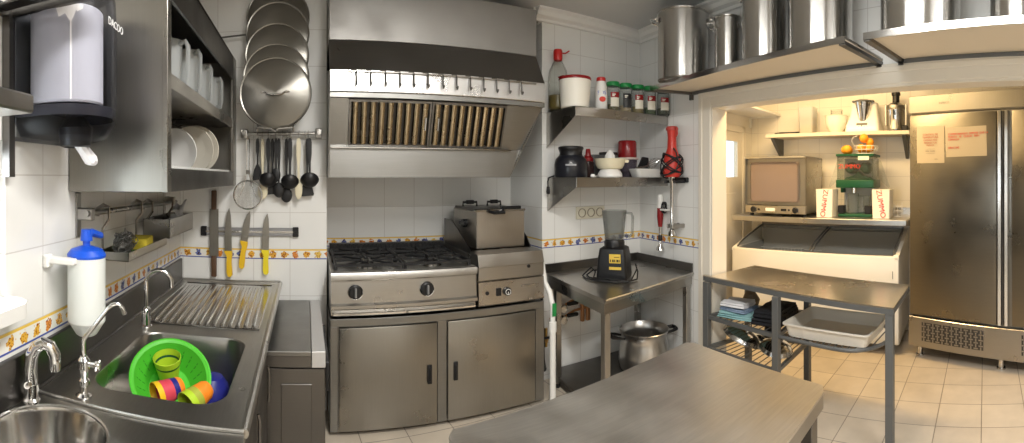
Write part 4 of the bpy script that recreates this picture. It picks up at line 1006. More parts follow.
for k in range(6):
    a = k*pi/6; b.tube([(.04+.12*u, .034*sin(pi*u**.7)*cos(a), .018+.055*u+.034*sin(pi*u**.7)*sin(a)) for u in [i/12 for i in range(13)]], .0013, 5); b.tube([(.04+.12*u, -.034*sin(pi*u**.7)*cos(a), .018+.055*u-.034*sin(pi*u**.7)*sin(a)) for u in [i/12 for i in range(13)]], .0013, 5)
obj('wires', b, STEEL_SHINY, t)
b = B(); b.prism([(-.07, -.05), (.05, -.05), (.04, .055), (-.01, .06)], -.008, .008, 'y'); o = obj('black_scraper', b, BLACK); o.location = (2.305, 2.513, 1.49); o.rotation_euler = (R(-4), 0, R(-8)); tag(o, 'black plastic scraper blade propped behind the white tray', 'scraper')
b = B(); b.at((0, 0, 0), 0, R(80)); b.lathe([(0, 0), (.048, .0), (.053, .006), (.055, .012), (.052, .010), (.046, .004), (0, .004)], 36); o = obj('glass_lid', b, CLEAR); o.location = (2.382, 2.60, 1.455); o.rotation_euler = (0, 0, R(-30)); tag(o, 'clear round lid standing behind the white tray', 'lid')

# power outlet, hand blenders on the wall
t = thing('power_outlet', 'triple cream power outlet under the lower shelf', 'outlet', (1.957, 2.72, 1.14), 0)
b = B(); b.box(-.128, .128, -.014, -.001, -.045, .045, .004, 2); obj('plate', b, mat('ivory_plastic', (.72, .68, .56), .35), t)
for x in (-.08, 0, .08):
    b = B(); b.at((x, -.014, 0), 0, R(90)); b.lathe([(.033, -.001), (.033, .006), (.028, .006), (.026, -.006), (0, -.006)], 26); sk = obj('socket', b, mat('ivory_socket', (.34, .30, .22), .35), t)
    b = B()
    for dx in (-.0095, .0095): b.cyl((x+dx, -.0095, 0), (x+dx, -.006, 0), .0045, n=10)
    obj('pin_hole', b, BLACK, sk)
def RWP(s, dep, z):
    """A point s along the right wall from the corner, dep in front of it."""
    return (CORNER[0]+s*cos(AZR)-dep*sin(AZR), CORNER[1]-s*sin(AZR)-dep*cos(AZR), z)
t = thing('hand_blender', 'large red hand blender hung on the wall with its black cord wound round it', 'blender', RWP(.515, .095, 1.40), AZR)
b = B(); b.lathe([(0, .0), (.050, .0), (.062, .02), (.066, .06), (.060, .12), (.044, .17), (.034, .20), (.030, .28), (.036, .32), (.040, .335), (.036, .352), (0, .355)], 28); obj('motor_body', b, mat('coral_red_plastic', (.52, .040, .028), .35), t)
b = B(); b.lathe([(.038, .325), (.044, .33), (.044, .344), (.037, .354), (0, .358)], 24); b.tube([(.03, 0, .345), (.062, -.01, .34), (.068, -.01, .30), (.055, -.01, .28)], .006, 8); obj('handle', b, mat('coral_handle', (.44, .05, .04), .4), t)
b = B(); b.box(-.014, .014, -.069, -.060, .078, .10, .003); obj('badge', b, LABELW, t)
b = B()
pts = []
for i in range(120):
    a = i*.42; z = .085+.075*sin(i*.31)+.02*sin(i*.11); rr = .069+.010*abs(sin(i*.23)) - .016*max(0, (z-.12)/.06)
    pts.append((rr*cos(a), rr*sin(a), z))
b.tube(pts, .0045, 6); b.tube([(.04, -.02, .20), (.08, -.03, .17), (.095, -.02, .10), (.085, -.04, .04), (.05, -.06, .03)], .0045, 6); b.tube([(-.05, -.045, .12), (-.088, -.03, .09), (-.09, -.03, .03), (-.05, -.06, .02)], .0045, 6); obj('power_cord', b, BLACKR, t)
b = B(); b.lathe([(0, 0), (.028, .0), (.022, -.03), (.0145, -.05), (.0135, -.36), (.017, -.37), (.026, -.385), (.036, -.41), (.034, -.412), (.02, -.39), (0, -.38)], 24); obj('shaft', b, STEEL_SHINY, t)
t = thing('tool_holder', 'black wall holder gripping the red hand blender', 'holder', RWP(.515, 0, 1.385), AZR)
b = B(); b.box(-.08, .075, -.022, -.001, -.024, .012, .004); b.box(-.062, -.036, -.12, -.02, -.028, -.008, .004); b.box(.036, .062, -.12, -.02, -.028, -.008, .004); obj('bracket', b, BLACK, t)
b = B(); b.box(-.034, -.022, -.12, -.001, -.345, -.315, .004); b.box(.022, .034, -.12, -.001, -.345, -.315, .004); obj('shaft_clip', b, mat('clip_steel', (.4, .38, .35), .4, 1), t)
t = thing('stick_blender', 'slim white and dark red stick blender on the wall near the corner', 'blender', RWP(.318, .045, 1.27), AZR)
b = B(); b.lathe([(0, 0), (.018, 0), (.022, -.012), (.023, -.10), (0, -.10)], 20); obj('top', b, WHITE, t)
b = B(); b.lathe([(0, -.10), (.0235, -.10), (.025, -.16), (.020, -.21), (.015, -.24), (0, -.24)], 20); obj('grip', b, DKRED, t)
b = B(); b.lathe([(0, -.235), (.013, -.235), (.011, -.25), (.011, -.36), (.016, -.375), (.030, -.40), (.033, -.412), (.029, -.412), (0, -.39)], 22); obj('shaft', b, STEEL_SHINY, t)
b = B(); b.lathe([(.011, -.30), (.016, -.31), (.015, -.34), (.011, -.345)], 14); obj('rubber_sleeve', b, BLACK, t)
b = B(); b.box(.02, .085, -.02, .044, -.118, -.104, .004); b.box(-.03, .03, .028, .044, -.14, -.06, .004); obj('wall_clip', b, WHITE, t)
b = B(); b.tube([(.045+.022*cos(i*.55)+.004*sin(i*.9), -.0+.010*sin(i*.7), -.095+.04*sin(i*.55)) for i in range(44)], .0038, 6); obj('power_cord', b, BLACKR, t)

SCUFFED = thin('scuffed_clear_plastic', (.78, .79, .78), .2, .25, .12, (.5, .5, .5))
# ------------------------------------------------------------------ worktable in the corner with a blender and a big pot
t = thing('worktable', 'stainless worktable with a splashback in the tiled corner', 'table', (1.95, 2.3, 0))
TOP = [(1.492, 1.935), (2.375, 2.085), (2.408, 2.70), (1.57, 2.70)]
b = W(t); b.prism(TOP, .715, .74); b.tube([(1.492, 1.935, .732), (2.375, 2.085, .732)], .009, 8); obj('top', b, STEEL_TOP, t)
b = W(t); b.prism([(1.50, 1.943), (2.373, 2.092), (2.37, 2.11), (1.515, 1.965)], .655, .715); b.prism([(1.494, 1.945), (1.51, 1.945), (1.588, 2.69), (1.572, 2.69)], .655, .715); obj('apron', b, STEEL, t)
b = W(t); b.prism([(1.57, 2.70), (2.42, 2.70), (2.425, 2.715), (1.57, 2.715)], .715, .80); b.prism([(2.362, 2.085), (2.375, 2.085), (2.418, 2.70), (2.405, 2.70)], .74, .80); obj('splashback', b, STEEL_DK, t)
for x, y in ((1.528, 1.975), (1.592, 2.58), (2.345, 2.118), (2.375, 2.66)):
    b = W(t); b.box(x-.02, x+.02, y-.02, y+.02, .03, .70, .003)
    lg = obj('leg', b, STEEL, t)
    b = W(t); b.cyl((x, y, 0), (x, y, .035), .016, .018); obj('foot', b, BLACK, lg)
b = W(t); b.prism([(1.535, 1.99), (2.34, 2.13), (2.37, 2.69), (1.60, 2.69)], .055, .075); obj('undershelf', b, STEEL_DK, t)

t = thing('countertop_blender', 'black based blender with a clear jug on the corner worktable', 'blender', (1.872, 2.325, .742), rz=R(-52))
b = B(); b.loft([[(x, y, 0) for x, y in rrect(-.098, .098, -.095, .095, .02)], [(x, y, .02) for x, y in rrect(-.10, .10, -.098, .098, .02)], [(x, y, .14) for x, y in rrect(-.092, .092, -.09, .09, .02)], [(x, y, .195) for x, y in rrect(-.085, .085, -.08, .08, .025)], [(x, y, .205) for x, y in rrect(-.07, .07, -.065, .065, .02)]]); bs = obj('base', b, BLACK, t)
b = B(); b.lathe([(0, .20), (.066, .20), (.068, .235), (.06, .25), (0, .25)], 28); obj('collar', b, BLACK, t)
b = B(); b.loft([[(x, y, .25) for x, y in rrect(-.055, .055, -.055, .055, .025)], [(x, y, .44) for x, y in rrect(-.072, .072, -.072, .072, .025)]], cap=False); b.loft([[(x, y, .44) for x, y in rrect(-.069, .069, -.069, .069, .024)], [(x, y, .255) for x, y in rrect(-.052, .052, -.052, .052, .022)]]); obj('jug', b, SCUFFED, t)
b = B(); b.tube([(.07, .01, .425), (.112, .01, .42), (.120, .01, .40), (.116, .01, .29), (.10, .01, .27), (.06, .01, .275)], .009, 8); obj('jug_handle', b, SCUFFED, t)
b = B(); b.box(-.028, .028, -.004, .004, .262, .266); b.box(-.004, .004, -.028, .028, .262, .266); b.cyl((0, 0, .25), (0, 0, .27), .01); obj('blade', b, STEEL_SHINY, t)
b = B(); b.at((0, -.0955, .13), 0, R(4)); b.box(-.012, .062, -.002, .002, -.020, .038, .001); lb = obj('label', b, YLABEL, t)
b = B(); b.at((0, -.0955, .075), 0, R(3)); b.box(-.012, .066, -.004, .0, -.006, .012, .001); obj('label_strip', b, YLABEL, t)
b = B(); b.at((0, -.098, .13), 0, R(4))
for i, x in enumerate((-.006, .008, .022, .036, .050)): b.box(x, x+(.010 if i % 2 else .006), -.001, .0005, -.012, .004)
b.box(.02, .055, -.001, .0005, .018, .021)
obj('label_print', b, BLACK, lb)
b = B(); b.tube([(-.09, .06, .03), (-.16, .05, .03), (-.19, 0, .006), (-.15, -.07, .006), (-.08, -.13, .012), (.02, -.15, .006), (.12, -.13, .008), (.16, -.05, .006), (.15, .03, .04), (.13, .06, .08), (.15, .0, .06), (.13, -.10, .006), (.05, -.17, .006), (-.06, -.16, .010), (-.16, -.11, .006), (-.21, -.03, .006), (-.17, .04, .05), (-.13, .0, .03), (-.12, -.08, .008), (-.05, -.12, .016), (.06, -.125, .012)], .005, 7); obj('power_cord', b, BLACKR, t)

t = thing('big_cooking_pot', 'big aluminium pot with black handles under the worktable', 'pot', (2.135, 2.325, .0755), rz=R(-20))
b = B(); b.lathe([(0, .004), (.13, 0), (.165, .02), (.178, .075), (.174, .13), (.162, .185), (.156, .21), (.159, .24), (.172, .268), (.176, .272), (.172, .276), (.154, .243), (.150, .21), (.156, .185), (.166, .128), (.170, .075), (.158, .024), (0, .012)], 52); obj('body', b, steel('beaten_aluminium', (.58, .57, .55), .32, (30, 30, 1)), t)
for s_ in (-1, 1):
    b = B(); b.tube([(s_*.155, -.04, .235), (s_*.20, -.045, .245), (s_*.235, -.03, .25), (s_*.24, .0, .25), (s_*.235, .03, .25), (s_*.20, .045, .245), (s_*.155, .04, .235)], [.007, .01, .014, .014, .014, .01, .007], 8); obj('handle', b, BLACK, t)

# ------------------------------------------------------------------ island worktable in the foreground
t = thing('island_table', 'large scuffed stainless table nearest the camera', 'table', (.82, .85, 0))
IT = [(.372, 1.112), (.352, 1.085), (.30, .50), (.33, .478), (1.25, .578), (1.29, .60), (1.345, 1.175), (1.325, 1.20)]
b = W(t); b.prism(IT, .742, .75); obj('top', b, steel('scuffed_steel', (.74, .71, .66), .33, (2, 30, 2), .25, .03, .1), t)
b = W(t); b.prism([(x*.998+.002, y*.998+.0015) for x, y in IT], .700, .742); obj('edge', b, STEEL, t)
for x, y in ((.39, 1.05), (.36, .54), (1.235, .62), (1.285, 1.13)):
    b = W(t); b.box(x-.02, x+.02, y-.02, y+.02, .03, .70, .003); lg = obj('leg', b, STEEL_DK, t)
    b = W(t); b.cyl((x, y, 0), (x, y, .032), .017); obj('foot', b, BLACK, lg)

# ------------------------------------------------------------------ side table with wire shelves in the opening
t = thing('rack_table', 'stainless topped table on a dark steel frame with wire shelves by the opening', 'table', (2.45, 1.2, 0))
RT = [(2.310, 1.938), (2.165, .622), (2.655, .662), (2.785, 1.845), (2.345, 1.876), (2.328, 1.938)]
b = W(t); b.prism(RT, .744, .752); obj('top', b, steel('warm_table_steel', (.84, .80, .73), .24, (3, 30, 3), .12, .02, .05), t)
b = W(t); b.prism(RT, .715, .744); obj('top_frame', b, GREYMET, t)
LEG = {'fl': (2.296, 1.893), 'fm': (2.242, 1.335), 'fr': (2.192, .648), 'bl': (2.66, 1.815), 'bm': (2.735, 1.385)}
for k, (x, y) in LEG.items():
    b = W(t); b.box(x-.02, x+.02, y-.02, y+.02, .0, .716, .002); obj('leg', b, GREYMET, t)
def ring(z):
    b = W(t)
    for p, q in (('fl', 'fm'), ('fm', 'bm'), ('bm', 'bl'), ('bl', 'fl')): b.bar((*LEG[p], z), (*LEG[q], z), .022)
    for i in range(1, 12):
        k = i/12; p = [LEG['fl'][j]+(LEG['fm'][j]-LEG['fl'][j])*k for j in (0, 1)]; q = [LEG['bl'][j]+(LEG['bm'][j]-LEG['bl'][j])*k for j in (0, 1)]
        b.tube([(*p, z+.006), (*q, z+.006)], .0035, 6)
    obj('wire_shelf', b, GREYMET, t)
ring(.488); ring(.285)
b = W(t)
OV = [(2.245, 1.32), (2.225, 1.05)]+[(2.46+.245*cos(a), .90-.215*sin(a)) for a in [pi*(1-i/16) for i in range(17)]]
OV = [(2.242, 1.32), (2.215, 1.0)]+[(2.455+.24*cos(pi-pi*i/16), .92-.19*sin(pi*i/16)) for i in range(17)]+[(2.715, 1.1), (2.735, 1.37)]
b.tube([(x, y, .488) for x, y in OV], .011, 8)
for i in range(15):
    y = 1.30-.037*i
    if y > .92: xs = (2.225, 2.715)
    else:
        h = .24*math.sqrt(max(0, 1-((.92-y)/.19)**2)); xs = (2.455-h, 2.455+h)
    b.tube([(xs[0], y, .494), (xs[1], y, .494)], .0035, 6)
obj('oval_shelf', b, GREYMET, t)

# things on the wire shelves
def folded(label, loc, sx, sy, h, m, rz, layers=3, cat='towel', name='folded_towel', group=None):
    t = B(); n = 14
    for l in range(layers):
        z0, z1 = h*l/layers, h*(l+1)/layers-.001
        ph = random.random()*6
        sxl, syl = sx*(1-.03*l+.02*sin(ph)), sy*(1-.04*l)
        prof = lambda k: [(-sxl+2*sxl*i/n, z0+.003*sin(i*.9+ph+k*2)) for i in range(n+1)]
        secs = []
        for j in range(7):
            y = -syl+2*syl*j/6; pr = prof(j/6)
            e = .003*sin(j*1.3+ph)
            ring_ = [(x+e, y, max(0, z)) for x, z in pr]+[(sxl+.006+e, y, (z0+z1)/2)]+[(x+e, y, z+z1-z0) for x, z in reversed(pr)]+[(-sxl-.006+e, y, (z0+z1)/2)]
            secs.append(ring_)
        t.loft(secs, cap=True); t.add(secs[0], [tuple(range(len(secs[0])))])
    o = obj(name, t, m, smooth=1.0); o.location = loc; o.rotation_euler = (0, 0, rz)
    return tag(o, label, cat, group)
ZS = .500
GT = 'folded cloths on the wire shelf'
folded('pale teal towel at the bottom of the folded pile', (2.405, 1.70, ZS), .085, .125, .036, TEAL, R(6), 3, group=GT)
folded('slate blue towel in the middle of the folded pile', (2.412, 1.715, ZS+.040), .078, .10, .022, BLUEF, R(-3), 2, group=GT)
folded('white towel on top of the folded pile', (2.408, 1.725, ZS+.065), .072, .088, .032, WHITEF, R(4), 2, group=GT)
b = B(); b.grid(lambda u, v: (.085*cos(2*pi*u)*sin(pi*v)*(1+.12*sin(7*u*6.28)), .12*(v-.5)*2*.6, .045+.045*sin(2*pi*u)*sin(pi*v)*(1+.12*sin(5*u*6.28+3*v))), 28, 12)
o = obj('bundled_cloth', b, BROWNF); o.location = (2.56, 1.725, ZS); o.rotation_euler = (0, 0, R(50)); o.scale = (1, .9, 1.45); tag(o, 'crumpled brown cloth behind the folded pile', 'cloth')
folded('black apron folded on the wire shelf beside the white tray', (2.47, 1.475, ZS), .16, .095, .085, CLOTHB, R(8), 4, 'apron', 'folded_apron')
t = thing('plastic_tray', 'white plastic tray on the oval end of the wire shelf', 'tray', (2.42, 1.035, ZS))
b = B()
rr_ = lambda x, y, z, r=.03: [(px, py, z) for px, py in rrect(-x, x, -y, y, r)]
b.loft([rr_(.195, .262, .066), rr_(.195, .262, .074), rr_(.185, .252, .074), rr_(.18, .247, .068), rr_(.165, .228, .006)]); b.loft([rr_(.195, .262, .066), rr_(.184, .25, .064), rr_(.17, .235, .0)]); obj('body', b, mat('off_white_plastic', (.80, .76, .68), .4, trans=.25), t)
def glid(label, loc, r, rz, tilt, m):
    t = thing('pan_lid', label, 'lid', loc, rz=rz, group='lids on the lower wire shelf')
    b = B(); b.at((0, 0, r*sin(tilt)+.01), 0, tilt); b.lathe([(r, 0), (r*.9, .022), (r*.6, .042), (0, .052), (0, .047), (r*.6, .037), (r*.9, .016)], 44); obj('dome', b, m, t)
    b = B(); b.at((0, 0, r*sin(tilt)+.01), 0, tilt); b.lathe([(r*.99, -.004), (r*1.02, 0), (r*.99, .006), (r*.96, 0), (r*.99, -.004)], 44); obj('rim', b, STEEL_SHINY, t)
    b = B(); b.at((0, 0, r*sin(tilt)+.01), 0, tilt); b.tube([(-.045, 0, .045), (-.04, 0, .075), (0, 0, .085), (.04, 0, .075), (.045, 0, .045)], .008, 8); obj('handle', b, m if m is STEEL_SHINY else STEEL, t)
    return t
glid('large steel pan lid leaning at the post end of the lower wire shelf', (2.43, 1.685, .297), .150, R(30), R(22), STEEL_SHINY)
glid('steel pan lid beside the middle post on the lower wire shelf', (2.43, 1.45, .297), .105, R(-10), R(14), STEEL_SHINY)
t = thing('black_ladle_rest', 'small black pot standing at the back of the lower wire shelf', 'pot', (2.63, 1.60, .297))
b = B(); b.lathe([(0, 0), (.045, 0), (.055, .03), (.05, .10), (.042, .13), (.038, .13), (.045, .1), (.048, .03), (0, .006)], 24); obj('body', b, IRON, t)
b = B(); b.tube([(.045, 0, .11), (.08, 0, .115), (.085, 0, .08), (.052, 0, .05)], .007, 8); obj('handle', b, IRON, t)
t.name = 'small_pot'
# ------------------------------------------------------------------ shelves of stockpots over the opening
def pot_shelf(label, s0, s1, d0, d1):
    t = thing('pot_shelf', label, 'shelf', RWP((s0+s1)/2, 0, 1.985), AZR)
    h = (s1-s0)/2
    o_ = .085 if s0 < 1 else 0
    P = [(-h+o_, -.001), (h, -.001), (h, -d1), (-h, -d0)]
    b = B(); b.prism([(-h+o_+.004, -.002), (h-.004, -.002), (h-.004, -d1+.004), (-h+.004, -d0+.004)], .006, .014); obj('warm_lit_underside', b, LAMIN_WARM, t)  # cream sheet paints warm pantry light onto the bottom of the shelf
    b = B(); b.prism(P, .014, .024); obj('board', b, STEEL, t)
    b = B(); b.prism([(-h, -d0-.0005), (h, -d1-.0005), (h, -d1-.006), (-h, -d0-.006)], -.006, .024); obj('front_lip', b, STEEL_SHINY, t)
    for x, d in ((-h, d0), (h-.03, d1)):
        o2 = o_ if x < 0 else 0
        b = B(); b.prism([(x+o2, -.001), (x+o2+.03, -.001), (x+.03, -d), (x, -d)], -.012, .0055); b.box(x+o2, x+o2+.03, -.02, -.001, -.05, -.0125, .002)
        obj('bracket', b, STEEL_DK, t)
    b = B(); b.box(-h+o_+.031, h-.031, -.022, -.001, -.016, .005, .002); obj('back_rail', b, GREYMET, t)
    return t
pot_shelf('long shelf of stockpots nearest the corner, above the pantry opening', .525, 2.035, .292, .412)
pot_shelf('second shelf of stockpots past the gap, farther from the corner', 2.125, 3.5, .412, .46)
def stockpot(label, s, dep, r, h, hang, m=POTSTEEL):
    t = thing('stockpot', label, 'pot', RWP(s, dep, 2.0095), AZR, group='steel stockpots on the high shelf')
    b = B(); b.lathe([(0, .002), (r*.92, .0), (r*.985, .006), (r*1.01, .012), (r*1.0, .022), (r, h-.012), (r+.004, h-.008), (r+.005, h), (r-.004, h), (r-.005, h-.01), (r-.006, .02), (0, .014)], 64); obj('body', b, m, t)
    for k, a in enumerate((hang, hang+pi)):
        b = B(); b.at((0, 0, h-.055), a)
        b.tube([(r-.002, -.052, .006), (r+.018, -.055, .008), (r+.040, -.040, .016), (r+.048, 0, .018), (r+.040, .040, .016), (r+.018, .055, .008), (r-.002, .052, .006)], .0062, 9)
        for y in (-.052, .052): b.box(r-.004, r+.010, y-.014, y+.014, -.012, .020, .004)
        obj('handle', b, CHROME, t)
    return t
stockpot('wide steel stockpot at the corner end of the high shelf', .758, .204, .163, .44, R(231))
stockpot('small slim steel pot second from the corner end', 1.086, .130, .082, .35, R(224))
stockpot('tall steel stockpot third from the corner end', 1.402, .165, .128, .44, R(226))
stockpot('widest steel stockpot on the first shelf, beside the gap', 1.784, .200, .160, .42, R(35))
stockpot('large steel stockpot just past the gap on the second shelf', 2.312, .215, .179, .42, R(35))
stockpot('steel stockpot at the far end of the high shelves', 2.756, .200, .129, .40, R(35))

# ------------------------------------------------------------------ pantry: freezer, counter shelf, oven, juicer
PX, PY = (.11320, -.99357), (.99357, .11320)
PO = (3.265, 2.404)
def PP(x, y, z=0): return (PO[0]+x*PX[0]+y*PY[0], PO[1]+x*PX[1]+y*PY[1], z)
t = thing('chest_freezer', 'white chest freezer with sloping glass lids under the pantry counter', 'freezer', PP(.735, .30), AZP)
b = B()
X0, X1 = -.735, .735
b.box(X0, X1, -.30, -.255, .08, .775, .012, 2); b.box(X0, X0+.045, -.29, .29, .08, .785, .006); b.box(X1-.045, X1, -.29, .29, .08, .785, .006)
b.box(X0, X1, .25, .295, .08, .90, .006); b.box(X0, X1, -.28, .28, .08, .14)
b.prism([(-.30, .770), (-.255, .785), (.25, .93), (.295, .93), (.295, .78), (-.30, .75)], X0, X0+.03, 'x'); b.prism([(-.30, .770), (-.255, .785), (.25, .93), (.295, .93), (.295, .78), (-.30, .75)], X1-.03, X1, 'x')
obj('body', b, mat('white_enamel', (.80, .77, .70), .35), t)
b = B(); b.box(X0+.046, X1-.046, -.254, -.250, .14, .765); b.box(X0+.046, X1-.046, .245, .249, .14, .90); b.box(X0+.046, X0+.05, -.25, .245, .14, .78); b.box(X1-.05, X1-.046, -.25, .245, .14, .78); b.box(X0+.046, X1-.046, -.25, .245, .40, .41); obj('liner', b, FREEZIN, t)
for x0, x1 in ((X0+.03, .0), (.0, X1-.03)):
    b = B(); b.loft([[(x0+.02, -.262+.50*u, .785+.145*u**.75), (x1-.02, -.262+.50*u, .785+.145*u**.75)] for u in [i/10 for i in range(11)]], cap=False)
    g = obj('glass_lid', b, thin('freezer_glass', (.94, .95, .94), .04, .12), t)
    b = B()
    for x in (x0+.014, x1-.014): b.tube([(x, -.27+.51*u, .789+.145*u**.75) for u in [i/10 for i in range(11)]], .008, 8)
    b.bar((x0+.014, .24, .935), (x1-.014, .24, .935), .014)
    obj('lid_frame', b, GREYMET, g)
b = B(); b.box(-.70, .70, .236, .25, .93, 1.0, .003); obj('rear_panel', b, STEEL_DK, t)
for x in (X0+.08, X1-.06):
    for y in (-.22, .22):
        b = B(); b.cyl((x-.015, y, .035), (x+.015, y, .035), .035); b.box(x-.012, x+.012, y-.012, y+.012, .06, .085); obj('caster', b, BLACK, t)
b = B(); b.box(.685, .69, -.303, -.299, .60, .66); obj('brand_mark', b, GREYMET, t)
def bag(label, p, sx, sy, sz, m):
    b = B(); b.grid(lambda u, v: (sx*cos(2*pi*u)*sin(pi*v)**.7*(1+.1*sin(9*u*6.28+4*v)), sy*(2*v-1)*(1+.05*sin(12*u)), sz*(1+sin(2*pi*u)*sin(pi*v)**.7*(1+.15*sin(6*u*6.28)))), 26, 12)
    o = obj('frozen_bag', b, m); o.location = p; o.rotation_euler = (0, 0, -AZP); return tag(o, label, 'bag', 'bags of food in the freezer')
bag('dark bag of frozen greens in the middle of the freezer', PP(.88, .27, .435), .16, .12, .10, mat('dark_green_bag', (.045, .050, .025), .4, noise=.6, nscale=50))
bag('grey frozen bag in the freezer below the oven', PP(.42, .28, .430), .12, .10, .09, mat('grey_bag', (.12, .12, .11), .3, noise=.6, nscale=40))
t = thing('wire_basket', 'wire basket inside the freezer below the oven', 'basket', PP(.40, .26, .62), AZP)
b = B()
for z in (0, .06, .12): b.tube([(x, y, z) for x, y in rrect(-.14, .14, -.14, .12, .02)], .0028, 5, closed=True)
for i in range(8):
    x = -.12+.034*i; b.tube([(x, -.14, .12), (x, -.14, 0), (x, .12, 0), (x, .12, .12)], .0022, 5)
b.tube([(-.14, .12, .115), (-.30, .12, .115)], .003, 5); b.tube([(.14, .12, .115), (.31, .12, .115)], .003, 5)
obj('wires', b, WHITE, t)

t = thing('pantry_counter', 'stainless counter shelf on brackets above the chest freezer', 'counter', PP(.765, .31, 1.02), AZP)
b = B(); b.box(-.765, .765, -.31, .307, .026, .042, .002); b.box(-.765, .765, -.314, -.305, -.002, .042, .003); b.box(-.765, .765, .295, .307, .042, .10); obj('top', b, STEEL_TOP, t)
for x in (-.745, .72):
    b = B(); b.prism([(.305, -.062), (.305, .026), (-.30, .026), (-.30, -.004), (-.10, -.03), (.27, -.062)], x, x+.006, 'x') ; obj('bracket', b, STEEL_DK, t)
ZC = 1.063
t = thing('convection_oven', 'stainless convection oven with a see-through door on the pantry counter', 'oven', PP(.395, .27, ZC), AZP)
b = B(); b.box(-.285, .285, -.19, .215, .492, .512, .003); b.box(-.285, .285, -.19, .215, .025, .04); b.box(-.285, -.27, -.19, .215, .03, .50); b.box(.27, .285, -.19, .215, .03, .50); b.box(-.285, .285, .20, .215, .03, .50); obj('body', b, STEEL, t)
b = B(); b.box(-.268, .268, -.18, .19, .10, .104); b.box(-.268, .268, .185, .19, .10, .49); b.box(-.268, -.262, -.18, .19, .10, .49); b.box(.262, .268, -.18, .19, .10, .49); obj('cavity', b, mat('oven_liner', (.72, .60, .53), .45), t)  # liner tinted pinkish to support the reflection painted in the door glass
for z in (.17, .24, .31, .38):
    b = B(); b.box(-.255, .255, -.15, .17, z, z+.008, .002); obj('oven_rack', b, STEEL_SHINY, t)
b = B(); b.holed([(-.285, .095), (.285, .095), (.285, .51), (-.285, .51)], rrect(-.235, .215, .125, .465, .03), 0, .03)
bm_ = b.bm
for v in bm_.verts: v.co = Vector((v.co.x, -.195-v.co.z, v.co.y))
dr = obj('door', b, mat('door_frame_grey', (.30, .285, .26), .3, .8), t)
b = B(); b.at((0, -.21, 0)); b.box(-.238, .218, -.003, .003, .122, .468); obj('door_window', b, OVENGLASS, dr)
b = B(); b.box(-.285, .285, -.236, -.222, .498, .516, .003); obj('door_handle', b, STEEL_SHINY, dr)
b = B(); b.box(-.285, .285, -.225, -.19, .022, .092, .004); cp = obj('control_panel', b, steel('oven_panel_steel', (.55, .52, .47), .25, (1, 40, 40)), t)
for x in (-.20, .195):
    b = B(); b.at((x, -.225, .055), 0, R(90)); b.lathe([(.026, 0), (.026, .014), (.02, .02), (0, .02)], 24); kb = obj('knob', b, BLACK, cp)
b = B(); b.box(-.085, .005, -.228, -.224, .042, .07, .001); obj('display', b, mat('pale_display', (.85, .82, .74), .3), cp)
b = B(); b.box(.06, .11, -.228, -.224, .045, .066, .001); obj('button_plate', b, BLACK, cp)
for x in (-.15, .135):
    b = B(); b.at((x, -.225, .055), 0, R(90)); b.lathe([(.009, 0), (.008, .004), (0, .005)], 14); obj('indicator', b, BLACK, cp)
for x in (-.25, .25):
    for y in (-.16, .17):
        b = B(); b.cyl((x, y, 0), (x, y, .027), .018); obj('foot', b, BLACK, t)

t = thing('juicing_machine', 'green and clear orange juicing machine with fruit on top', 'juicer', PP(1.065, .34, ZC), AZP)
b = B(); b.box(-.15, .15, -.14, .14, 0, .024, .005); obj('base_plate', b, DKGREEN, t)
b = B(); b.box(-.15, .15, .06, .14, .02, .50, .004); obj('rear_housing', b, mat('pale_grey_enamel', (.45, .45, .42), .4), t)
b = B(); b.box(-.165, .165, -.15, .14, .245, .315, .008, 2); b.box(-.16, -.135, -.02, .1, .2, .25, .004); obj('middle_band', b, DKGREEN, t)
b = B(); b.box(-.165, .165, -.15, .14, .512, .532, .004); b.box(.02, .14, -.152, -.148, .50, .53); obj('top_plate', b, DKGREEN, t)
b = B(); b.box(.03, .125, -.1525, -.150, .478, .512, .002); obj('white_plate', b, LABELW, t)
b = B(); b.box(-.155, .155, -.146, -.141, .316, .512); b.box(-.155, -.150, -.141, .06, .316, .512); b.box(.150, .155, -.141, .06, .316, .512); cv = obj('clear_cover', b, thin('machine_cover', (.90, .92, .89), .06, .2, .05), t)
b = B()
for x in (-.065, .065):
    b.at((x, .055, .415), 0, R(90)); b.lathe([(0, .12), (.030, .115), (.048, .09), (.052, .05), (.052, 0), (0, 0)], 24)
obj('squeezing_drum', b, DKGREEN, t)
b = B(); b.prism([(-.13, .32), (-.10, .335), (-.05, .345), (0, .385), (.05, .345), (.10, .335), (.13, .32)], -.02, .05, 'y'); obj('juice_guide', b, DKGREEN, t)
b = B(); b.at((-.035, -.06, .026)); b.lathe([(0, 0), (.048, 0), (.05, .17), (.047, .17), (.045, .006), (0, .006)], 26); b.tube([(.049, 0, .15), (.085, 0, .145), (.085, 0, .06), (.049, 0, .05)], .007, 7); b.at((.075, -.02, .026)); b.lathe([(0, 0), (.03, 0), (.033, .15), (.030, .15), (.028, .006), (0, .006)], 22); obj('jug', b, CLEAR, t)
for x in (-.128, .105):
    b = B(); b.box(x-.024, x+.03, -.13, -.06, .026, .095, .004); obj('drip_box', b, BLACK, t)
b = B(); b.tube([(-.03, -.05, .245), (-.03, -.05, .20)], .02, 12); obj('spout', b, STEEL_SHINY, t)
for s_ in (-1, 1):
    b = B(); b.prism([(s_*.167, .33), (s_*.167, .50), (s_*.20, .47), (s_*.275, .25), (s_*.262, .245)], .0, .006, 'y'); obj('side_chute', b, CLEAR, t)
text('lettering', 'ZUMMO', .052, REDINK, t, (-.045, -.1475, .425))
t = thing('fruit_basket', 'small wire basket of oranges on top of the juicing machine', 'basket', PP(1.135, .325, ZC+.533), AZP)
b = B()
for z, k in ((0, .8), (.035, .95), (.065, 1.05)): b.tube([(.105*k*cos(a), .095*k*sin(a), z+.004) for a in [2*pi*i/28 for i in range(28)]], .003, 5, closed=True)
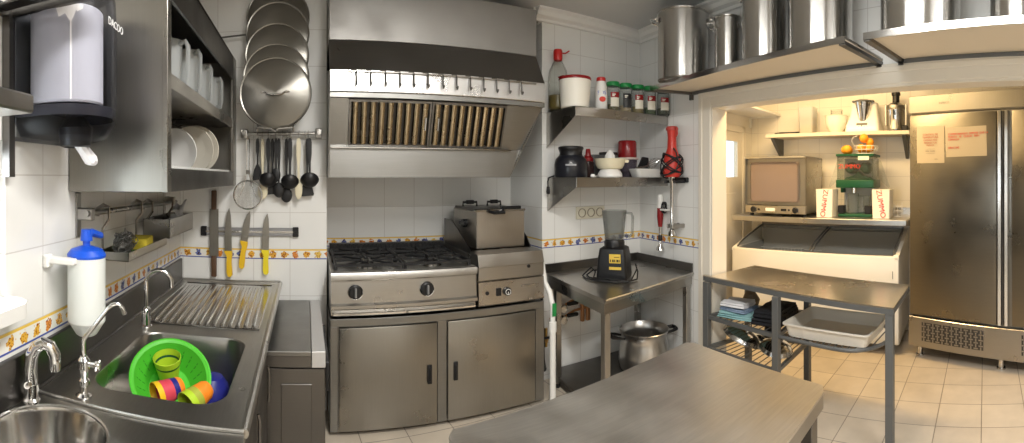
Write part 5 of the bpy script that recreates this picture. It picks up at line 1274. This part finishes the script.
for i in range(14):
    a = 2*pi*i/14; b.tube([(.03*cos(a), .03*sin(a), .004), (.084*cos(a), .076*sin(a), .004), (.11*cos(a), .10*sin(a), .069)], .002, 5)
b.tube([(-.10, .0, .069), (-.125, -.03, .12), (-.10, -.06, .145), (-.06, -.07, .155)], .003, 6)
obj('wires', b, WHITE, t)
def orange(label, p, r=.038):
    b = B(); b.sphere((0, 0, 0), r, 20, (1, 1, .97))
    t = obj('orange', b, ORANGEPEEL); t.location = p
    b = B(); b.sphere((0, 0, r*.96), .005, 8, (1, 1, .5)); obj('stem_button', b, HERBS, t)
    return tag(t, label, 'orange', 'oranges on the juicing machine')
zt = ZC+.533
orange('topmost orange of the heap in the wire basket', PP(1.125, .285, zt+.135), .040)
orange('orange low in the basket at the oven side', PP(1.095, .295, zt+.050))
orange('orange low in the basket at the fridge side', PP(1.172, .30, zt+.052))
orange('orange at the back of the wire basket', PP(1.135, .365, zt+.050))
orange('orange in the second layer leaning to the fridge side', PP(1.170, .310, zt+.104), .036)
orange('loose orange beside the wire basket at the oven side', PP(.955, .30, zt+.040))
orange('loose orange between the other loose one and the basket', PP(.995, .225, zt+.039))
orange('loose orange at the back of the machine top', PP(.96, .39, zt+.038))
def bin_(label, x, lean, flip):
    t = thing('waste_bin', label, 'bin', PP(x, .195, ZC), AZP+lean, group='white bins beside the juicing machine')
    b = B(); b.loft([[(px, py, .235) for px, py in rrect(-.076, .076, -.09, .09, .012)], [(px, py, .0) for px, py in rrect(-.070, .070, -.087, .087, .012)]]); b.loft([[(px, py, .235) for px, py in rrect(-.076, .076, -.09, .09, .012)], [(px, py, .235) for px, py in rrect(-.072, .072, -.086, .086, .012)], [(px, py, .006) for px, py in rrect(-.066, .066, -.082, .082, .012)]]); obj('body', b, mat('cream_white_plastic', (.82, .78, .68), .4), t)
    text('lettering', 'ZUMMO', .062, REDINK, t, (0, -.0905, .118), (R(90), R(98 if flip > 0 else 80), 0))
bin_('white bin with red lettering on the oven side of the juicing machine', .823, 0, 1)
bin_('white bin with red lettering on the fridge side of the juicing machine', 1.307, 0, -1)
t = thing('wire_stand', 'tiny pale wire stand at the fridge end of the counter', 'stand', PP(1.42, .30, ZC), AZP)
b = B()
for z in (.004, .05, .09): b.tube([(x, y, z) for x, y in rrect(-.035, .035, -.03, .03, .008)], .0022, 5, closed=True)
for x, y in ((-.033, -.028), (.033, -.028), (.033, .028), (-.033, .028), (0, -.03)): b.tube([(x, y, .002), (x, y, .12)], .0022, 5)
obj('wires', b, WHITE, t)

# shelf above, with its small appliances
t = thing('pantry_shelf', 'cream pantry shelf above the oven holding kitchen machines', 'shelf', PP(.84, .48, 1.767), AZP)
b = B(); b.box(-.675, .67, -.14, .138, 0, .033, .002); obj('board', b, LAMIN_WARM, t)
for x in (-.635, .60):
    b = B(); b.prism([(.137, -.20), (.137, 0), (-.10, 0), (-.10, -.012)], x, x+.03, 'x'); obj('bracket', b, GREYMET, t)
ZH = 1.801
t = thing('spatula_pile', 'flat dark utensils lying at the end of the pantry shelf', 'utensils', PP(.345, .46, ZH), AZP)
b = B(); b.tube([(-.12, -.03, .012), (-.05, -.035, .018), (.0, -.03, .016)], .009, 8, sy=.6); b.prism([(.0, -.06), (.10, -.05), (.12, 0), (.0, 0)], .004, .018); b.tube([(-.10, .03, .012), (.12, .02, .02)], .008, 8); obj('dark_utensil', b, BLACK, t)
t = thing('clear_container', 'tall clear plastic container on the pantry shelf', 'container', PP(.545, .47, ZH), AZP)
b = B(); b.loft([[(x, y, .245) for x, y in rrect(-.075, .075, -.075, .075, .02)], [(x, y, 0) for x, y in rrect(-.065, .065, -.065, .065, .02)]]); b.loft([[(x, y, .245) for x, y in rrect(-.071, .071, -.071, .071, .02)], [(x, y, .006) for x, y in rrect(-.061, .061, -.061, .061, .02)]]); obj('body', b, FROST, t)
b = B(); b.prism(rrect(-.064, .064, -.064, .064, .02), .008, .15); obj('contents', b, mat('beige_contents', (.50, .40, .28), .7), t)
t = thing('mixing_bowl', 'white mixing bowl with a clear cup inside on the pantry shelf', 'bowl', PP(.825, .465, ZH), AZP)
b = B(); b.lathe([(0, .0), (.06, 0), (.062, .012), (.09, .05), (.103, .10), (.105, .15), (.110, .153), (.105, .156), (.10, .15), (.098, .10), (.085, .052), (.055, .014), (0, .014)], 36); obj('body', b, mat('cream_bowl', (.80, .76, .66), .3), t)
b = B(); b.at((0, 0, .10)); b.lathe([(0, 0), (.05, 0), (.058, .11), (.055, .11), (.047, .006), (0, .006)], 26); obj('clear_cup', b, CLEAR, t)
t = thing('cooking_mixer', 'white kitchen mixer with a tapered steel jug', 'mixer', PP(1.085, .47, ZH), AZP)
b = B(); b.loft([[(x, y, 0) for x, y in rrect(-.155, .155, -.115, .125, .03)], [(x, y, .05) for x, y in rrect(-.15, .15, -.11, .12, .03)], [(x, y, .15) for x, y in rrect(-.128, .128, -.04, .115, .03)], [(x, y, .265) for x, y in rrect(-.115, .115, -.02, .11, .03)]])
b.loft([[(x, y, 0) for x, y in rrect(-.155, .155, -.115, .125, .03)]]*2); obj('body', b, mat('white_housing', (.85, .83, .77), .3), t)
b = B(); b.at((0, -.045, .085)); b.lathe([(0, 0), (.035, 0), (.04, .01), (.074, .17), (.076, .175), (.072, .178), (0, .178)], 32); jg = obj('jug', b, STEEL_SHINY, t)
b = B(); b.at((0, -.045, .262)); b.lathe([(.078, 0), (.08, .012), (.05, .022), (0, .024)], 32); b.box(-.10, .10, -.02, .02, .0, .018, .006); obj('jug_lid', b, GREYMET, jg)
b = B(); b.tube([(-.012, -.122, .235), (0, -.132, .22), (0, -.11, .12), (-.0, -.085, .10)], .008, 8); obj('jug_handle', b, STEEL, jg)
b = B(); b.at((0, -.108, .048), 0, R(62))
for i in range(5): b.lathe([(0, .004), (.006, .003), (.007, 0)], 12); b.at((-.05+.025*(i+1)-.0, -.106, .046), 0, R(62))
b.at((0, -.10, .062), 0, R(62)); b.box(-.05, .05, -.012, .012, 0, .003, .001); obj('control_panel', b, GREYMET, t)
t = thing('juice_extractor', 'tall steel juice extractor at the fridge end of the pantry shelf', 'juicer', PP(1.375, .455, ZH), AZP)
b = B(); b.lathe([(0, 0), (.075, 0), (.078, .008), (.075, .03), (.074, .17), (.082, .185), (.082, .19), (0, .19)], 32); obj('body', b, STEEL_SHINY, t)
b = B(); b.lathe([(.080, .19), (.088, .20), (.088, .225), (.070, .235), (.05, .25), (0, .25)], 32); b.box(-.10, -.08, -.02, .02, .05, .24, .004); b.box(.08, .10, -.02, .02, .05, .24, .004); obj('cover', b, STEEL, t)
b = B(); b.lathe([(0, .25), (.032, .25), (.032, .315), (.040, .32), (.040, .345), (0, .345)], 24); obj('feed_tube', b, BLACK, t)
b = B(); b.lathe([(0, -.001), (.080, -.001), (.080, .010), (.076, .012)], 28); b.box(.06, .11, -.05, .02, 0, .05, .006); obj('foot_ring', b, BLACK, t)
t = thing('side_shelf', 'white shelf on the pantry side wall above the door', 'shelf', (3.3, 2.50, 2.0), AZP-pi/2)
b = DW(); b.base = W(t).base @ DB; b.M = b.base.copy(); b.box(.002, .325, -1.1, -.005, 2.002, 2.022, .002); obj('board', b, WHITE, t)
for y in (-.06, -.95):
    b = B(W(t).base @ DB); b.box(.002, .016, y, y+.03, 1.90, 2.0, .002); b.box(.016, .28, y, y+.03, 1.99, 2.0015); obj('bracket', b, WHITE, t)

# ------------------------------------------------------------------ fridge
t = thing('upright_fridge', 'tall two door stainless fridge with papers taped to it', 'fridge', (3.43, .86, 0), AZF)
b = B(); b.box(0, 1.42, .032, .70, .095, 1.885); b.box(-.002, 1.422, .012, .70, 1.885, 2.02, .003); b.box(0, 1.42, .002, .032, 1.892, 2.02, .002); obj('body', b, STEEL_V, t)
FST = steel('fridge_steel', (.22, .203, .17), .30, (1, 40, 30), .14, .02, .1)
for x0, x1, hx in ((.008, .712, .725), (.828, 1.412, .775)):
    b = B(); b.box(x0, x1, .0, .030, .345, 1.872, .004, 2); dr = obj('door', b, FST, t)
    b = B(); b.prism([(hx-.012, .028), (hx-.010, .002), (hx+.002, -.012), (hx+.022, -.006), (hx+.026, .028)], .345, 1.872); obj('door_handle', b, STEEL_SHINY, dr)
b = B(); b.box(.752, .776, .012, .032, .345, 1.872); obj('centre_post', b, STEEL_DK, t)
b = B(); b.box(.0, 1.42, -.004, .032, .10, .325, .003); pn = obj('lower_panel', b, STEEL, t)
def grille(x0, x1, z0, z1):
    b = B(); b.box(x0, x1, -.0065, -.004, z0, z1); v = obj('vent_grille', b, DARKIN, pn)
    b = B(); n = int((x1-x0)/.036); m_ = 7
    for i in range(n):
        for j in range(m_):
            x = x0+(x1-x0)*(i+.5)/n; z = z0+(z1-z0)*(j+.5)/m_
            if (i+j) % 2: b.box(x-.017, x+.017, -.0085, -.0064, z-.0045, z+.0045)
            else: b.box(x-.005, x+.005, -.0085, -.0064, z-.012, z+.012)
    obj('vent_pattern', b, STEEL, v)
grille(.115, .615, .150, .292); grille(.90, 1.32, .150, .292)
for x in (.05, .72, 1.36):
    for y in (.09, .62):
        b = B(); b.cyl((x, y, .0), (x, y, .012), .034); b.cyl((x, y, .01), (x, y, .10), .024); obj('leg', b, STEEL_SHINY, t)
text('lettering', 'INFRICO', .022, GREYMET, t, (.30, .0015, 1.955))
def notice(label, x0, x1, z0, z1, lean, rows):
    m = Matrix.Translation((3.43, .86, 0)) @ Matrix.Rotation(-AZF, 4, 'Z')
    t = thing('paper_notice', label, 'paper', m @ Vector(((x0+x1)/2, -.003, z0)), AZF, group='papers taped to the fridge door')
    w, h = (x1-x0)/2, z1-z0
    b = B(); b.at((0, 0, h/2), 0, 0, lean); b.grid(lambda u, v: (-w+2*w*u, .0018-.003*abs(sin(3*u+2*v)), -h/2+h*v), 10, 10); b.grid(lambda u, v: (-w+2*w*u, .0024-.003*abs(sin(3*u+2*v)), -h/2+h*v), 10, 10); obj('sheet', b, CARDPAPER, t)
    for body, x, z, size, m_, al in rows: text('printed_line', body, size, m_, t, (x, -.003, z), (R(90), lean, 0), al, .0003)
FADED = mat('faded_red_ink', (.40, .10, .06), .6); GREYINK = mat('grey_ink_print', (.20, .18, .15), .6)
notice('portrait paper notice with small red print on the fridge door', .072, .305, 1.505, 1.785, R(0), [('CONTROL DE', 0, .215, .020, FADED, 'CENTER'), ('TEMPERATURA', 0, .194, .020, FADED, 'CENTER'), ('CAMARA FRIO', 0, .173, .018, FADED, 'CENTER'), ('PRODUCTOS', 0, .153, .018, FADED, 'CENTER'), ('FRESCOS', 0, .134, .016, FADED, 'CENTER'), ('---------------', 0, .108, .016, GREYINK, 'CENTER'), ('lunes   martes', 0, .092, .014, GREYINK, 'CENTER'), ('---------------', 0, .074, .016, GREYINK, 'CENTER'), ('firma', .05, .03, .012, GREYINK, 'CENTER')])
notice('wider landscape paper with red lines beside the portrait notice', .318, .640, 1.55, 1.768, R(-1), [('COMPROBANDO  SIEMPRE QUE LA', -.142, .165, .020, REDINK, 'LEFT'), ('PUERTA   SE   QUEDE   BIEN', -.142, .145, .020, REDINK, 'LEFT'), ('CERRADA', -.142, .125, .020, REDINK, 'LEFT'), ('GRACIAS', -.142, .065, .022, REDINK, 'LEFT')])
